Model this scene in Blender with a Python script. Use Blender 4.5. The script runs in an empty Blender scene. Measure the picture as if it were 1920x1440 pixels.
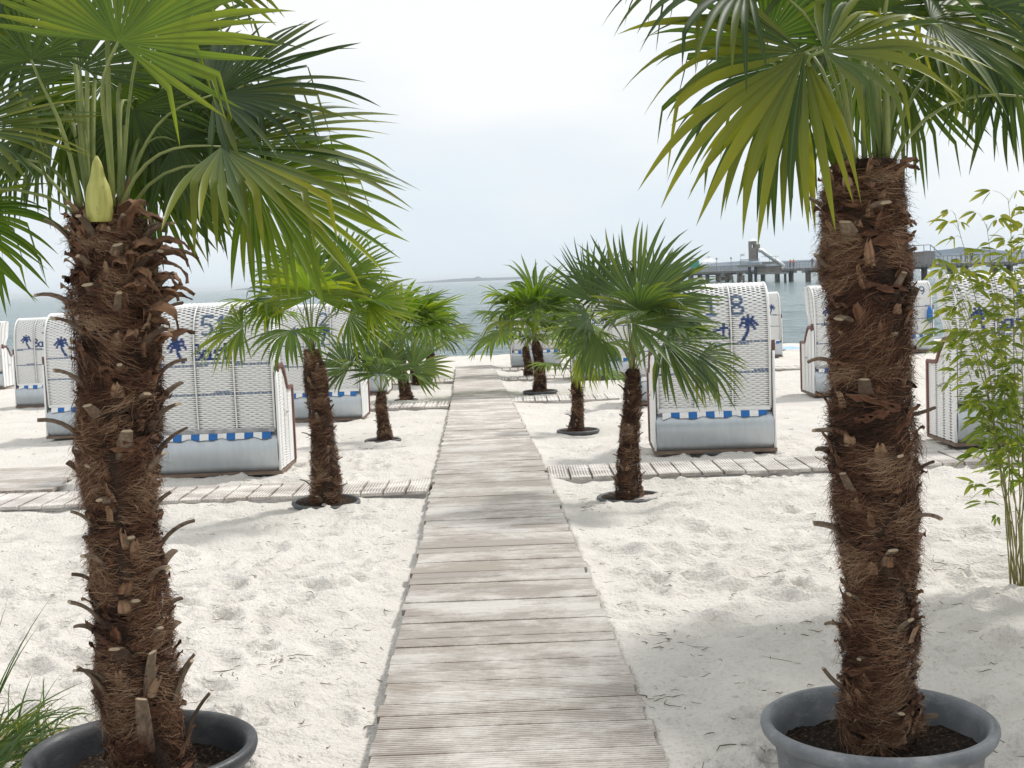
import bpy, math, random
import numpy as np
from mathutils import Vector, Matrix

# ------------------------------------------------------------------ camera, world, sun, exposure
sc = bpy.context.scene
COL = sc.collection
CAM = np.array((0.0, 0.0, 1.75))
FPX = 2500.0                                  # focal length in pixels of a 1920 wide frame
PITCH, ROLL = math.radians(4.5), math.radians(2.2)
fwd = np.array((0, math.cos(PITCH), -math.sin(PITCH)))
r0 = np.array((1.0, 0, 0)); u0 = np.array((0, math.sin(PITCH), math.cos(PITCH)))
rgt = math.cos(ROLL)*r0 - math.sin(ROLL)*u0
upv = math.sin(ROLL)*r0 + math.cos(ROLL)*u0
cd = bpy.data.cameras.new('camera'); cam = bpy.data.objects.new('camera', cd); COL.objects.link(cam)
cd.sensor_width = 36; cd.lens = 36*FPX/1920; cd.clip_start = 0.05; cd.clip_end = 20000
cam.matrix_world = Matrix(((rgt[0], upv[0], -fwd[0], CAM[0]), (rgt[1], upv[1], -fwd[1], CAM[1]),
                           (rgt[2], upv[2], -fwd[2], CAM[2]), (0, 0, 0, 1)))
sc.camera = cam
SUN_AZ, SUN_EL = math.radians(52), math.radians(50)      # azimuth from +Y towards +X
sd = np.array((math.sin(SUN_AZ)*math.cos(SUN_EL), math.cos(SUN_AZ)*math.cos(SUN_EL), math.sin(SUN_EL)))
sun = bpy.data.lights.new('sun', 'SUN'); sun.energy = 3.0; sun.angle = math.radians(6.0); sun.color = (1, .965, .92)
so = bpy.data.objects.new('sun', sun); COL.objects.link(so)
so.rotation_euler = Vector(sd).to_track_quat('Z', 'Y').to_euler()
sc.view_settings.view_transform = 'Standard'; sc.view_settings.look = 'None'
sc.view_settings.exposure = 0; sc.view_settings.gamma = 1
w = bpy.data.worlds.new('World'); sc.world = w; w.use_nodes = True
nt = w.node_tree; nt.nodes.clear()
def N(nt, t, **k):
    n = nt.nodes.new(t)
    for a, b in k.items(): setattr(n, a, b)
    return n
wo = N(nt, 'ShaderNodeOutputWorld'); bg = N(nt, 'ShaderNodeBackground'); bg.inputs[1].default_value = 0.1
sky = N(nt, 'ShaderNodeTexSky', sky_type='NISHITA'); sky.sun_disc = False
sky.sun_elevation = SUN_EL; sky.sun_rotation = SUN_AZ; sky.dust_density = 3
tc = N(nt, 'ShaderNodeTexCoord'); mp = N(nt, 'ShaderNodeMapping'); mp.inputs['Scale'].default_value = (2.2, 2.2, 7)
nz = N(nt, 'ShaderNodeTexNoise'); nz.inputs['Scale'].default_value = 1.5; nz.inputs['Detail'].default_value = 6
sx = N(nt, 'ShaderNodeSeparateXYZ')
mr = N(nt, 'ShaderNodeMapRange'); mr.inputs[1].default_value = 0.0; mr.inputs[2].default_value = 0.22
ad = N(nt, 'ShaderNodeMath', operation='MULTIPLY_ADD'); ad.inputs[1].default_value = 2.6; ad.inputs[2].default_value = -1.35
ad2 = N(nt, 'ShaderNodeMath', operation='ADD', use_clamp=True)
cr = N(nt, 'ShaderNodeMixRGB'); cr.inputs[1].default_value = (8.2, 9.15, 9.95, 1); cr.inputs[2].default_value = (10.4, 10.5, 10.5, 1)
mx = N(nt, 'ShaderNodeMixRGB'); mx.inputs[0].default_value = 0.93
L = nt.links
L.new(tc.outputs['Generated'], mp.inputs[0]); L.new(mp.outputs[0], nz.inputs['Vector'])
L.new(tc.outputs['Generated'], sx.inputs[0]); L.new(sx.outputs[2], mr.inputs[0])
L.new(nz.outputs['Fac'], ad.inputs[0]); L.new(ad.outputs[0], ad2.inputs[0]); L.new(mr.outputs[0], ad2.inputs[1])
L.new(ad2.outputs[0], cr.inputs[0]); L.new(sky.outputs[0], mx.inputs[1]); L.new(cr.outputs[0], mx.inputs[2])
L.new(mx.outputs[0], bg.inputs[0]); L.new(bg.outputs[0], wo.inputs[0])

# ------------------------------------------------------------------ helpers
rng = np.random.default_rng(7); random.seed(7)
SEA = -0.69
def zg(y):                                     # smooth beach profile
    return 0.0 if y < 12.5 else -0.022*(y-12.5)
def ray(px, py):
    d = fwd + (px-960)/FPX*rgt - (py-720)/FPX*upv
    return d
def at(px, py, y):                             # world point seen at a pixel, at distance y
    d = ray(px, py); return CAM + d*(y/d[1])
def ground_at(px, py):
    y = 10.0
    for _ in range(40):
        d = ray(px, py); t = (zg(y)-CAM[2])/d[2]; y = 0.5*y + 0.5*t*d[1]
    p = CAM + d*t; return np.array((p[0], p[1], zg(p[1])))
def nrm(v):
    v = np.asarray(v, float); return v/(np.linalg.norm(v, axis=-1, keepdims=True)+1e-9)

class MB:
    def __init__(s): s.v = []; s.q = []; s.c = []; s.m = []; s.n = 0
    def add(s, V, Q, C=None, mi=0):
        V = np.asarray(V, float).reshape(-1, 3); Q = np.asarray(Q, int).reshape(-1, 4)
        if C is None: C = np.array((0., 0, 0, 1))
        C = np.broadcast_to(np.asarray(C, float), (len(V), 4))
        s.v.append(V); s.q.append(Q+s.n); s.c.append(C); s.m.append(np.full(len(Q), mi)); s.n += len(V); return s
    def grid(s, G, C=None, mi=0, closed=False):          # G (n,k,m,3): n sheets of k x m points
        G = np.asarray(G, float)
        if G.ndim == 3: G = G[None]; C = None if C is None else np.asarray(C)[None]
        n, k, m, _ = G.shape; idx = np.arange(n*k*m).reshape(n, k, m)
        if closed: idx = np.concatenate([idx, idx[:, :, :1]], axis=2)
        Q = np.stack([idx[:, :-1, :-1], idx[:, :-1, 1:], idx[:, 1:, 1:], idx[:, 1:, :-1]], -1)
        if C is not None: C = np.asarray(C).reshape(-1, 4)
        return s.add(G, Q, C, mi)
    def box(s, a, b, C=None, mi=0, M=None):
        x0, y0, z0 = a; x1, y1, z1 = b
        V = np.array([(x0,y0,z0),(x1,y0,z0),(x1,y1,z0),(x0,y1,z0),(x0,y0,z1),(x1,y0,z1),(x1,y1,z1),(x0,y1,z1)], float)
        if M is not None: V = V@M[:3, :3].T + M[:3, 3]
        return s.add(V, [(0,3,2,1),(4,5,6,7),(0,1,5,4),(1,2,6,5),(2,3,7,6),(3,0,4,7)], C, mi)
    def bar(s, p, q, r, C=None, mi=0, up=(0, 0, 1), r2=None):   # rectangular bar
        p = np.array(p, float); q = np.array(q, float); d = nrm(q-p)
        a = np.cross(d, up)
        if np.linalg.norm(a) < 1e-3: a = np.cross(d, (1, 0, 0))
        a = nrm(a)*r; b = nrm(np.cross(a, d))*(r2 or r)
        V = [p-a-b, p+a-b, p+a+b, p-a+b, q-a-b, q+a-b, q+a+b, q-a+b]
        return s.add(V, [(0,3,2,1),(4,5,6,7),(0,1,5,4),(1,2,6,5),(2,3,7,6),(3,0,4,7)], C, mi)
    def tube(s, P, R, k=8, C=None, mi=0, cap=True, flat=1.0):
        P = np.array(P, float); n = len(P); R = np.broadcast_to(np.asarray(R, float), (n,))
        T = nrm(np.gradient(P, axis=0)); a = np.cross(T[0], (0, 0, 1))
        if np.linalg.norm(a) < 1e-2: a = np.cross(T[0], (1, 0, 0))
        G = []; a = nrm(a)
        for i in range(n):
            a = nrm(a - T[i]*np.dot(a, T[i])); b = np.cross(T[i], a)
            th = np.linspace(0, 2*math.pi, k, endpoint=False)
            G.append(P[i] + R[i]*(np.cos(th)[:, None]*a + flat*np.sin(th)[:, None]*b))
        if cap:
            G = [np.repeat(P[:1], k, 0)+(G[0]-P[0])*.02] + G + [np.repeat(P[-1:], k, 0)+(G[-1]-P[-1])*.02]
        G = np.array(G)
        if C is not None: C = np.broadcast_to(np.asarray(C, float), (len(G), k, 4))
        return s.grid(G, C, mi, closed=True)
    def lathe(s, prof, c=(0, 0, 0), k=48, mi=0, C=None):
        th = np.linspace(0, 2*math.pi, k, endpoint=False)
        G = np.array([[(c[0]+r*math.cos(t), c[1]+r*math.sin(t), c[2]+z) for t in th] for r, z in prof])
        return s.grid(G, C, mi, closed=True)
    def build(s, name, mats, parent=None, smooth=True, loc=None):
        V = np.concatenate(s.v); Q = np.concatenate(s.q); C = np.concatenate(s.c); MI = np.concatenate(s.m)
        me = bpy.data.meshes.new(name)
        me.vertices.add(len(V)); me.vertices.foreach_set('co', V.ravel())
        me.loops.add(Q.size); me.loops.foreach_set('vertex_index', Q.ravel().astype(np.int32))
        me.polygons.add(len(Q)); me.polygons.foreach_set('loop_start', np.arange(0, Q.size, 4, dtype=np.int32))
        me.polygons.foreach_set('loop_total', np.full(len(Q), 4, dtype=np.int32))
        me.polygons.foreach_set('material_index', MI.astype(np.int32))
        me.polygons.foreach_set('use_smooth', np.full(len(Q), smooth))
        ca = me.color_attributes.new('tint', 'FLOAT_COLOR', 'POINT'); ca.data.foreach_set('color', C.ravel().astype(np.float32))
        me.update(calc_edges=True); me.validate()
        for m in (mats if isinstance(mats, (list, tuple)) else [mats]): me.materials.append(m)
        o = bpy.data.objects.new(name, me); COL.objects.link(o)
        if parent is not None: o.parent = parent
        if loc is not None: o.location = loc
        return o
def tag(o, label=None, cat=None, group=None, kind=None):
    if label: o['label'] = label
    if cat: o['category'] = cat
    if group: o['group'] = group
    if kind: o['kind'] = kind
    return o
def empty(name, loc=(0, 0, 0), rz=0.0):
    o = bpy.data.objects.new(name, None); COL.objects.link(o); o.location = loc; o.rotation_euler = (0, 0, rz)
    o.empty_display_size = .2; return o

def vnoise(x, y, seed=0):
    x = np.asarray(x, float); y = np.asarray(y, float)
    xi = np.floor(x).astype(np.int64); yi = np.floor(y).astype(np.int64); xf = x-xi; yf = y-yi
    def h(a, b):
        n = (a*374761393 + b*668265263 + seed*69069) & 0xffffffff
        n = ((n ^ (n >> 13))*1274126177) & 0xffffffff
        return ((n ^ (n >> 16)) & 0xffff)/65535.0
    u = xf*xf*(3-2*xf); v = yf*yf*(3-2*yf)
    return (h(xi, yi)*(1-u)+h(xi+1, yi)*u)*(1-v) + (h(xi, yi+1)*(1-u)+h(xi+1, yi+1)*u)*v
def fbm(x, y, o=4, seed=0):
    r = 0; a = .5
    for i in range(o): r = r + a*(vnoise(x, y, seed+i)-.5); x = x*2.03+5.1; y = y*2.03+1.7; a *= .5
    return r

# ------------------------------------------------------------------ materials
def mat(name, base=(.5, .5, .5), rough=.6, metal=0, spec=.5):
    m = bpy.data.materials.new(name); m.use_nodes = True
    b = m.node_tree.nodes['Principled BSDF']
    b.inputs['Base Color'].default_value = (*base, 1); b.inputs['Roughness'].default_value = rough
    b.inputs['Metallic'].default_value = metal; b.inputs['Specular IOR Level'].default_value = spec
    return m, m.node_tree, b
def ramp(nt, fac, stops):
    r = N(nt, 'ShaderNodeValToRGB'); e = r.color_ramp.elements
    e[0].position, e[0].color = stops[0][0], (*stops[0][1], 1)
    e[1].position, e[1].color = stops[-1][0], (*stops[-1][1], 1)
    for p, c in stops[1:-1]: q = e.new(p); q.color = (*c, 1)
    nt.links.new(fac, r.inputs[0]); return r.outputs[0]
def noise(nt, scale, detail=4, sc3=None, rough=.55, coord='Object'):
    t = N(nt, 'ShaderNodeTexCoord'); m = N(nt, 'ShaderNodeMapping'); n = N(nt, 'ShaderNodeTexNoise')
    if sc3: m.inputs['Scale'].default_value = sc3
    n.inputs['Scale'].default_value = scale; n.inputs['Detail'].default_value = detail; n.inputs['Roughness'].default_value = rough
    nt.links.new(t.outputs[coord], m.inputs[0]); nt.links.new(m.outputs[0], n.inputs['Vector']); return n.outputs['Fac']
def bump(nt, b, h, dist=.01, strength=1.0):
    n = N(nt, 'ShaderNodeBump'); n.inputs['Distance'].default_value = dist; n.inputs['Strength'].default_value = strength
    nt.links.new(h, n.inputs['Height']); nt.links.new(n.outputs[0], b.inputs['Normal']); return n
def mixc(nt, fac, a, b, mode='MIX'):
    m = N(nt, 'ShaderNodeMixRGB', blend_type=mode)
    for i, x in ((0, fac), (1, a), (2, b)):
        if isinstance(x, (int, float)): m.inputs[i].default_value = x
        elif isinstance(x, tuple): m.inputs[i].default_value = (*x, 1)
        else: nt.links.new(x, m.inputs[i])
    return m.outputs[0]
def attr(nt):
    a = N(nt, 'ShaderNodeVertexColor'); a.layer_name = 'tint'; s = N(nt, 'ShaderNodeSeparateColor')
    nt.links.new(a.outputs[0], s.inputs[0]); return s.outputs[0], s.outputs[1], s.outputs[2], a.outputs[1]
def speckled(name, c0, c1, scale=8, rough=.6, metal=0, bd=0, sc3=None, spec=.5):
    m, nt, b = mat(name, c0, rough, metal, spec); f = noise(nt, scale, 5, sc3)
    nt.links.new(ramp(nt, f, [(.3, c0), (.7, c1)]), b.inputs['Base Color'])
    if bd: bump(nt, b, f, bd)
    return m

# sand
M_sand, nt, b = mat('sand', (.6, .56, .5), .95, spec=.15)
f1 = noise(nt, 1.3, 5); f2 = noise(nt, 45, 3); f3 = noise(nt, 12, 6, rough=.7)
c = ramp(nt, f1, [(.3, (.60, .57, .53)), (.7, (.69, .66, .615))])
c = mixc(nt, ramp(nt, f2, [(.56, (0, 0, 0)), (.72, (1, 1, 1))]), c, (.52, .48, .42))
c = mixc(nt, ramp(nt, f3, [(.62, (0, 0, 0)), (.70, (.75, .75, .75))]), c, (.38, .345, .30))
nt.links.new(c, b.inputs['Base Color'])
bn = N(nt, 'ShaderNodeMath', operation='ADD'); nt.links.new(f3, bn.inputs[0]); nt.links.new(f2, bn.inputs[1])
bump(nt, b, bn.outputs[0], .02, .9)
# sea
M_sea, nt, b = mat('sea_water', (.10, .20, .22), .12, spec=.5)
b.inputs['IOR'].default_value = 1.33
fa = noise(nt, .55, 8, (.45, 1.4, 1), .65); fb = noise(nt, .06, 4, (.25, 1, 1)); fc = noise(nt, 2.4, 4, (.6, 1.2, 1), .6)
nt.links.new(ramp(nt, fb, [(.35, (.095, .165, .18)), (.65, (.15, .235, .25))]), b.inputs['Base Color'])
s = N(nt, 'ShaderNodeMath', operation='MULTIPLY_ADD'); s.inputs[1].default_value = .35
nt.links.new(fc, s.inputs[0]); nt.links.new(fa, s.inputs[2]); bump(nt, b, s.outputs[0], 1.0, 1.0)
# wood of the walkways with blown sand lying on it
def wood(name, ca, cb, sandy=.5, across=(1, 14, 14)):
    m, nt, b = mat(name, ca, .85, spec=.2)
    r, g, bl, al = attr(nt)
    f = noise(nt, 2.0, 8, across, .7); c = ramp(nt, f, [(.3, ca), (.7, cb)])
    k = noise(nt, 9, 3, (across[0]*.6, across[1]*.35, 1))
    c = mixc(nt, r, c, tuple(.68*x for x in cb), 'MIX') if False else c
    tr = ramp(nt, r, [(0, (.95, .93, .93)), (.5, (1, 1, 1)), (1, (1.0, .97, .93))]); c = mixc(nt, 1.0, c, tr, 'MULTIPLY')
    c = mixc(nt, ramp(nt, k, [(.70, (0, 0, 0)), (.78, (.8, .8, .8))]), c, (.16, .13, .11))
    gq = N(nt, 'ShaderNodeMath', operation='MULTIPLY'); gq.inputs[1].default_value = .8; nt.links.new(g, gq.inputs[0]); c = mixc(nt, gq.outputs[0], c, (.20, .16, .13)); sf = noise(nt, 2.0, 9, (.7, 1.15, 1), .78)
    c = mixc(nt, ramp(nt, sf, [(1-sandy-.06, (0, 0, 0)), (1-sandy+.08, (.95, .95, .95))]), c, (.68, .65, .61))
    nt.links.new(c, b.inputs['Base Color']); bump(nt, b, f, .004, .8); return m
M_wood = wood('weathered_boards', (.44, .405, .37), (.56, .52, .48), .49)
M_wood2 = wood('grey_boards', (.46, .44, .43), (.60, .585, .57), .50, (14, 1, 14))
M_wood_dark = speckled('old_brown_timber', (.13, .085, .06), (.24, .18, .14), 6, .9, sc3=(1, 8, 8), bd=.004)
# wicker etc
M_wick, nt, b = mat('white_wicker', (.8, .8, .78), .45, spec=.4)
r, g, bl, al = attr(nt); wn = noise(nt, 3, 4)
c = mixc(nt, wn, (.86, .86, .85), (.78, .78, .765)); c = mixc(nt, r, c, (.022, .055, .20)); c = mixc(nt, g, c, (.09, .15, .26))
nt.links.new(c, b.inputs['Base Color'])
M_gap_shade = mat('gap_shade_liner', (.20, .20, .21), .9)[0]  # dark tone stands in for the shade seen through the weave
M_seam = mat('white_plastic_edge', (.78, .78, .76), .45)[0]
M_rail = speckled('grey_worn_rail', (.22, .23, .25), (.45, .45, .44), 20, .7)
M_maroon = speckled('maroon_painted_wood', (.13, .055, .045), (.20, .09, .07), 9, .5, bd=.002)
M_blue = mat('blue_awning_cloth', (.02, .14, .42), .8)[0]
M_white = mat('white_awning_cloth', (.78, .78, .78), .8)[0]
M_metal, nt, b = mat('galvanised_sheet', (.36, .41, .45), .38, .55)
f = noise(nt, 2.2, 6, (1, 1, .5)); g_ = noise(nt, 26, 3, (1, 1, .12)); sm = N(nt, 'ShaderNodeMixRGB'); sm.inputs[0].default_value = .4
nt.links.new(f, sm.inputs[1]); nt.links.new(g_, sm.inputs[2])
nt.links.new(ramp(nt, sm.outputs[0], [(.3, (.42, .465, .50)), (.7, (.58, .615, .64))]), b.inputs['Base Color'])
nt.links.new(ramp(nt, f, [(.3, (.3,)*3), (.7, (.5,)*3)]), b.inputs['Roughness'])
M_ring = speckled('grey_plastic_ring', (.05, .055, .06), (.10, .105, .11), 12, .6)
# palm parts
def leafmat(name, dark, light, warm, trans=.42):
    m, nt, b = mat(name, dark, .42, spec=.38); r, g, bl, al = attr(nt)
    n = noise(nt, 30, 3)
    c = mixc(nt, r, dark, light)
    gm = N(nt, 'ShaderNodeMath', operation='MULTIPLY'); nt.links.new(bl, gm.inputs[0]); nt.links.new(ramp(nt, g, [(.1, (.7, .7, .7)), (.95, (1.5, 1.5, 1.5))]), gm.inputs[1])
    c = mixc(nt, ramp(nt, gm.outputs[0], [(.32, (0, 0, 0)), (1, (.85, .85, .85))]), c, warm)
    c = mixc(nt, ramp(nt, al, [(.75, (0, 0, 0)), (1, (.35, .35, .35))]), c, tuple(min(1, 1.9*x) for x in light))
    tm = N(nt, 'ShaderNodeMath', operation='MULTIPLY_ADD'); tm.inputs[1].default_value = .12; tm.inputs[2].default_value = 0
    nt.links.new(n, tm.inputs[0]); ts = N(nt, 'ShaderNodeMath', operation='ADD'); nt.links.new(tm.outputs[0], ts.inputs[0]); nt.links.new(g, ts.inputs[1])
    c = mixc(nt, ramp(nt, ts.outputs[0], [(1.0, (0, 0, 0)), (1.045, (1, 1, 1))]), c, (.30, .25, .07))
    c = mixc(nt, ramp(nt, ts.outputs[0], [(1.05, (0, 0, 0)), (1.07, (1, 1, 1))]), c, (.20, .13, .075))
    nt.links.new(c, b.inputs['Base Color'])
    t = N(nt, 'ShaderNodeBsdfTranslucent'); mx_ = N(nt, 'ShaderNodeMixShader'); mx_.inputs[0].default_value = trans
    tc_ = mixc(nt, 1.0, c, (1.9, 1.8, .45), 'MULTIPLY')
    nt.links.new(tc_, t.inputs[0]); nt.links.new(b.outputs[0], mx_.inputs[1]); nt.links.new(t.outputs[0], mx_.inputs[2])
    nt.links.new(mx_.outputs[0], nt.nodes['Material Output'].inputs['Surface']); return m
M_leaf = leafmat('palm_leaf', (.014, .038, .011), (.062, .104, .022), (.23, .24, .014), .42)
M_leaf_b = leafmat('bright_palm_leaf', (.03, .075, .010), (.105, .175, .022), (.24, .28, .02), .45)
M_leaf_g = leafmat('grey_green_palm_leaf', (.028, .060, .026), (.085, .135, .048), (.22, .25, .03), .40)
M_pet = speckled('palm_petiole', (.12, .17, .04), (.24, .27, .08), 8, .5)
M_bark = speckled('palm_trunk_core', (.018, .011, .007), (.06, .036, .022), 30, .95, bd=.01)
M_fib, nt, b = mat('palm_fibre', (.1, .06, .03), .8, spec=.25)
r, g, bl, al = attr(nt)
nt.links.new(ramp(nt, r, [(0, (.018, .009, .005)), (.40, (.10, .044, .024)), (.72, (.21, .118, .068)), (1, (.32, .22, .14))]), b.inputs['Base Color'])
M_stub, nt, b = mat('cut_leaf_base', (.2, .16, .12), .8, spec=.25)
r, g, bl, al = attr(nt); f = noise(nt, 14, 5, (5, 5, 1)); c = ramp(nt, f, [(.3, (.11, .078, .055)), (.7, (.27, .205, .145))])
c = mixc(nt, r, c, (.09, .04, .022)); c = mixc(nt, bl, c, (.05, .03, .02)); c = mixc(nt, g, c, (.34, .27, .185)); nt.links.new(c, b.inputs['Base Color']); bump(nt, b, f, .004)
M_husk = speckled('dry_husk', (.075, .032, .018), (.25, .135, .07), 16, .8, bd=.006)
M_bud, nt, b = mat('yellow_bud', (.5, .46, .1), .55)
f = noise(nt, 30, 6, (1.6, 1.6, .22)); f2 = noise(nt, 55, 3, (1, 1, .5))
c = ramp(nt, f, [(.3, (.28, .30, .06)), (.7, (.52, .49, .16))]); c = mixc(nt, ramp(nt, f2, [(.66, (0, 0, 0)), (.72, (1, 1, 1))]), c, (.13, .08, .04))
nt.links.new(c, b.inputs['Base Color']); bump(nt, b, f, .006)
def potmat(name, c0, c1, dust):
    m, nt, b = mat(name, c0, .45); f = noise(nt, 6, 6); f2 = noise(nt, 70, 4, (1, 1, 3), .7); c = ramp(nt, f, [(.3, c0), (.7, c1)])
    f3 = noise(nt, 3.5, 8, (1, 1, 2), .75)
    c = mixc(nt, ramp(nt, f3, [(.5, (0, 0, 0)), (.66, (.55, .55, .55))]), c, dust); c = mixc(nt, ramp(nt, f2, [(.62, (0, 0, 0)), (.72, (.6, .6, .6))]), c, dust)
    nt.links.new(c, b.inputs['Base Color']); nt.links.new(ramp(nt, f3, [(.4, (.38,)*3), (.65, (.8,)*3)]), b.inputs['Roughness']); bump(nt, b, f2, .0015); return m
M_pot_d = potmat('dark_pot_plastic', (.018, .02, .024), (.04, .043, .05), (.14, .14, .135))
M_pot_l = potmat('blue_grey_pot_plastic', (.10, .115, .13), (.20, .215, .23), (.46, .46, .455))
M_soil, nt, b = mat('potting_soil', (.03, .02, .014), .95, spec=.2)
f = noise(nt, 60, 6, rough=.8); nt.links.new(ramp(nt, f, [(.38, (.010, .007, .005)), (.55, (.05, .032, .022)), (.66, (.26, .20, .14))]), b.inputs['Base Color']); bump(nt, b, f, .03)
M_bam = leafmat('bamboo_leaf', (.085, .15, .022), (.20, .26, .045), (.46, .46, .10), .4)
M_culm = speckled('bamboo_culm', (.17, .15, .05), (.30, .29, .10), 20, .5)
M_grass = leafmat('grass_blade', (.03, .075, .02), (.09, .14, .045), (.45, .36, .16), .3)
# pier
M_conc = speckled('pier_concrete', (.17, .17, .165), (.29, .285, .27), .6, .9)
M_pile = speckled('pier_pile', (.06, .07, .075), (.22, .20, .15), .8, .9, sc3=(1, 1, .6))
M_steel = mat('pier_railing_metal', (.26, .29, .32), .6)[0]
M_blackp = mat('dark_painted_pile', (.02, .03, .045), .6)[0]
M_twood = speckled('pier_board_cladding', (.16, .14, .13), (.27, .24, .22), .9, .8)
M_tube = mat('steel_slide_tube', (.55, .56, .56), .35, .6)[0]
M_tent = mat('white_tent_roof', (.75, .76, .77), .7)[0]
M_green = mat('green_canvas', (.03, .30, .22), .8)[0]
M_skin = mat('skin', (.45, .28, .2), .6)[0]; M_coat = mat('black_coat', (.018, .018, .022), .9)[0]
M_pink = mat('pink_shirt', (.55, .22, .20), .9)[0]; M_jean = mat('dark_trousers', (.05, .07, .12), .9)[0]; M_hair = mat('dark_hair', (.04, .03, .02), .8)[0]
M_grey = mat('grey_jacket', (.15, .18, .22), .9)[0]
M_hill = speckled('far_coast', (.015, .05, .10), (.03, .075, .13), .004, 1.0)  # blue base: distance haze painted into the coast colour
M_litter = speckled('dry_twigs', (.10, .08, .05), (.26, .21, .14), 4, .9)

# ------------------------------------------------------------------ walkway geometry (shared with the sand)
TOP = 0.055
def ground_top(px, py): 
    y = 10.0
    for _ in range(40):
        d = ray(px, py); t = (zg(y)+TOP-CAM[2])/d[2]; y = 0.5*y + 0.5*t*d[1]
    return CAM + d*t
EDGE = [(1440, 690, 1256), (1256, 730, 1178), (1087, 771, 1107), (937, 805, 1049), (860, 822, 1012), (806, 836, 986), (760, 845, 965), (719, 850, 942), (686, 855, 923)]
_l = np.array([ground_top(a[1], a[0]) for a in EDGE]); _r = np.array([ground_top(a[2], a[0]) for a in EDGE])
_pl = np.polyfit(_l[:, 1], _l[:, 0], 2); _pr = np.polyfit(_r[:, 1], _r[:, 0], 2)      # gently curving edges
def bw_edges(y): return np.polyval(_pl, y), np.polyval(_pr, y)
STRIPS = [  # side walkways: x0, x1, y0, y1
    (-9.0, 'L', 10.85, 11.60), ('R', 9.0, 11.27, 12.02),
    (-4.2, 'L', 20.2, 21.1), ('R', 1.55, 20.5, 21.5),
    (-5.0, 'L', 27.2, 28.1), ('R', 6.0, 27.0, 27.9), ('R', 6.0, 31.4, 32.2)]

# ------------------------------------------------------------------ sand
def axis(segs):
    out = [segs[0][0]]
    for a, b_, st in segs:
        n = max(1, int(round((b_-a)/st))); out += list(np.linspace(a, b_, n+1)[1:])
    return np.array(out)
xs = axis([(-400, -60, 40), (-60, -12, 2), (-12, -5, .14), (-5, -3, .05), (-3, 3, .022), (3, 5, .05), (5, 12, .14), (12, 60, 2), (60, 400, 40)])
ys = axis([(-60, 0, 5), (0, 3.9, .3), (3.9, 8.5, .022), (8.5, 14, .045), (14, 30, .12), (30, 48, .3), (48, 70, 2)])
X, Y = np.meshgrid(xs, ys)
Z = np.where(Y < 12.5, 0, -.022*(Y-12.5)); Z = np.where(Y > 44, -.69-.05*(Y-44), Z)
XL, XR = bw_edges(np.clip(Y, 2, 36)); XL = np.where(Y > 34.2, 999., XL); XR = np.where(Y > 34.2, 999., XR)
INS = Y < 34.0
H = .10*fbm(X*1.1, Y*1.1, 3, 3) + .060*fbm(X*4.2, Y*4.2, 4, 9)*(.5+2.2*vnoise(X*.8, Y*.8, 4)**2) + .030*np.abs(fbm(X*15, Y*15, 3, 21))
r2 = np.random.default_rng(3)
def dimple(cx, cy, rad, dep):
    ix = np.searchsorted(xs, [cx-3*rad, cx+3*rad]); iy = np.searchsorted(ys, [cy-3*rad, cy+3*rad])
    sl = (slice(iy[0], iy[1]), slice(ix[0], ix[1])); a = r2.uniform(0, 3.14); ca, sa = math.cos(a), math.sin(a)
    dx = X[sl]-cx; dy = Y[sl]-cy; u = (dx*ca+dy*sa)/(rad*1.45); v = (-dx*sa+dy*ca)/(rad*.75); d = u*u+v*v
    H[sl] += -dep*np.exp(-d*1.6) + dep*.55*np.exp(-(np.sqrt(d)-1.35)**2*6)
for i in range(1300):
    cy = r2.uniform(4.0, 14); cx = r2.uniform(-3.2, 3.2) if cy < 8.5 else r2.uniform(-6, 6)
    dimple(cx, cy, r2.uniform(.04, .12), r2.uniform(.012, .045))
H -= np.median(H)
dL = XL-X; dR = X-XR
near = np.minimum(np.abs(dL), np.abs(dR)); inside = (dL < 0) & (dR < 0) & INS
fl = np.clip(np.where(inside, 0, near)/.35, 0, 1); H = H*(.18+.82*fl)
for x0, x1, y0, y1 in STRIPS:
    xa = -99 if x0 == 'R' else x0; xb = 99 if x1 == 'L' else x1
    side = (X < XL+.05) if x1 == 'L' else (X > XR-.05)
    m = side & (X > xa-.1) & (X < xb+.1) & (Y > y0-.08) & (Y < y1+.08); H = np.where(m, np.minimum(H, .004), H)
H += np.where(INS & (dR > -.02) & (dR < .5), (.043+.05*fbm(X*3, Y*2.2, 3, 5))*np.exp(-np.clip(dR, 0, 9)/.16), 0)   # drift against the right edge
H += np.where(INS & (dL > 0) & (dL < .4), -.028*np.exp(-dL/.22), 0)
H = np.where(inside, np.minimum(H, .0), H)
CH = np.clip((Y-3)/1, 0, 1)
Z = Z + H*np.clip((46-Y)/6, 0, 1)
POTS = []
G = np.stack([X, Y, Z], -1)
def hit_z(x, y):
    i = min(max(np.searchsorted(ys, y), 1), len(ys)-1); j = min(max(np.searchsorted(xs, x), 1), len(xs)-1); return float(Z[i, j])
sand = MB().grid(G).build('ground', M_sand); tag(sand, kind='structure')

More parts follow.
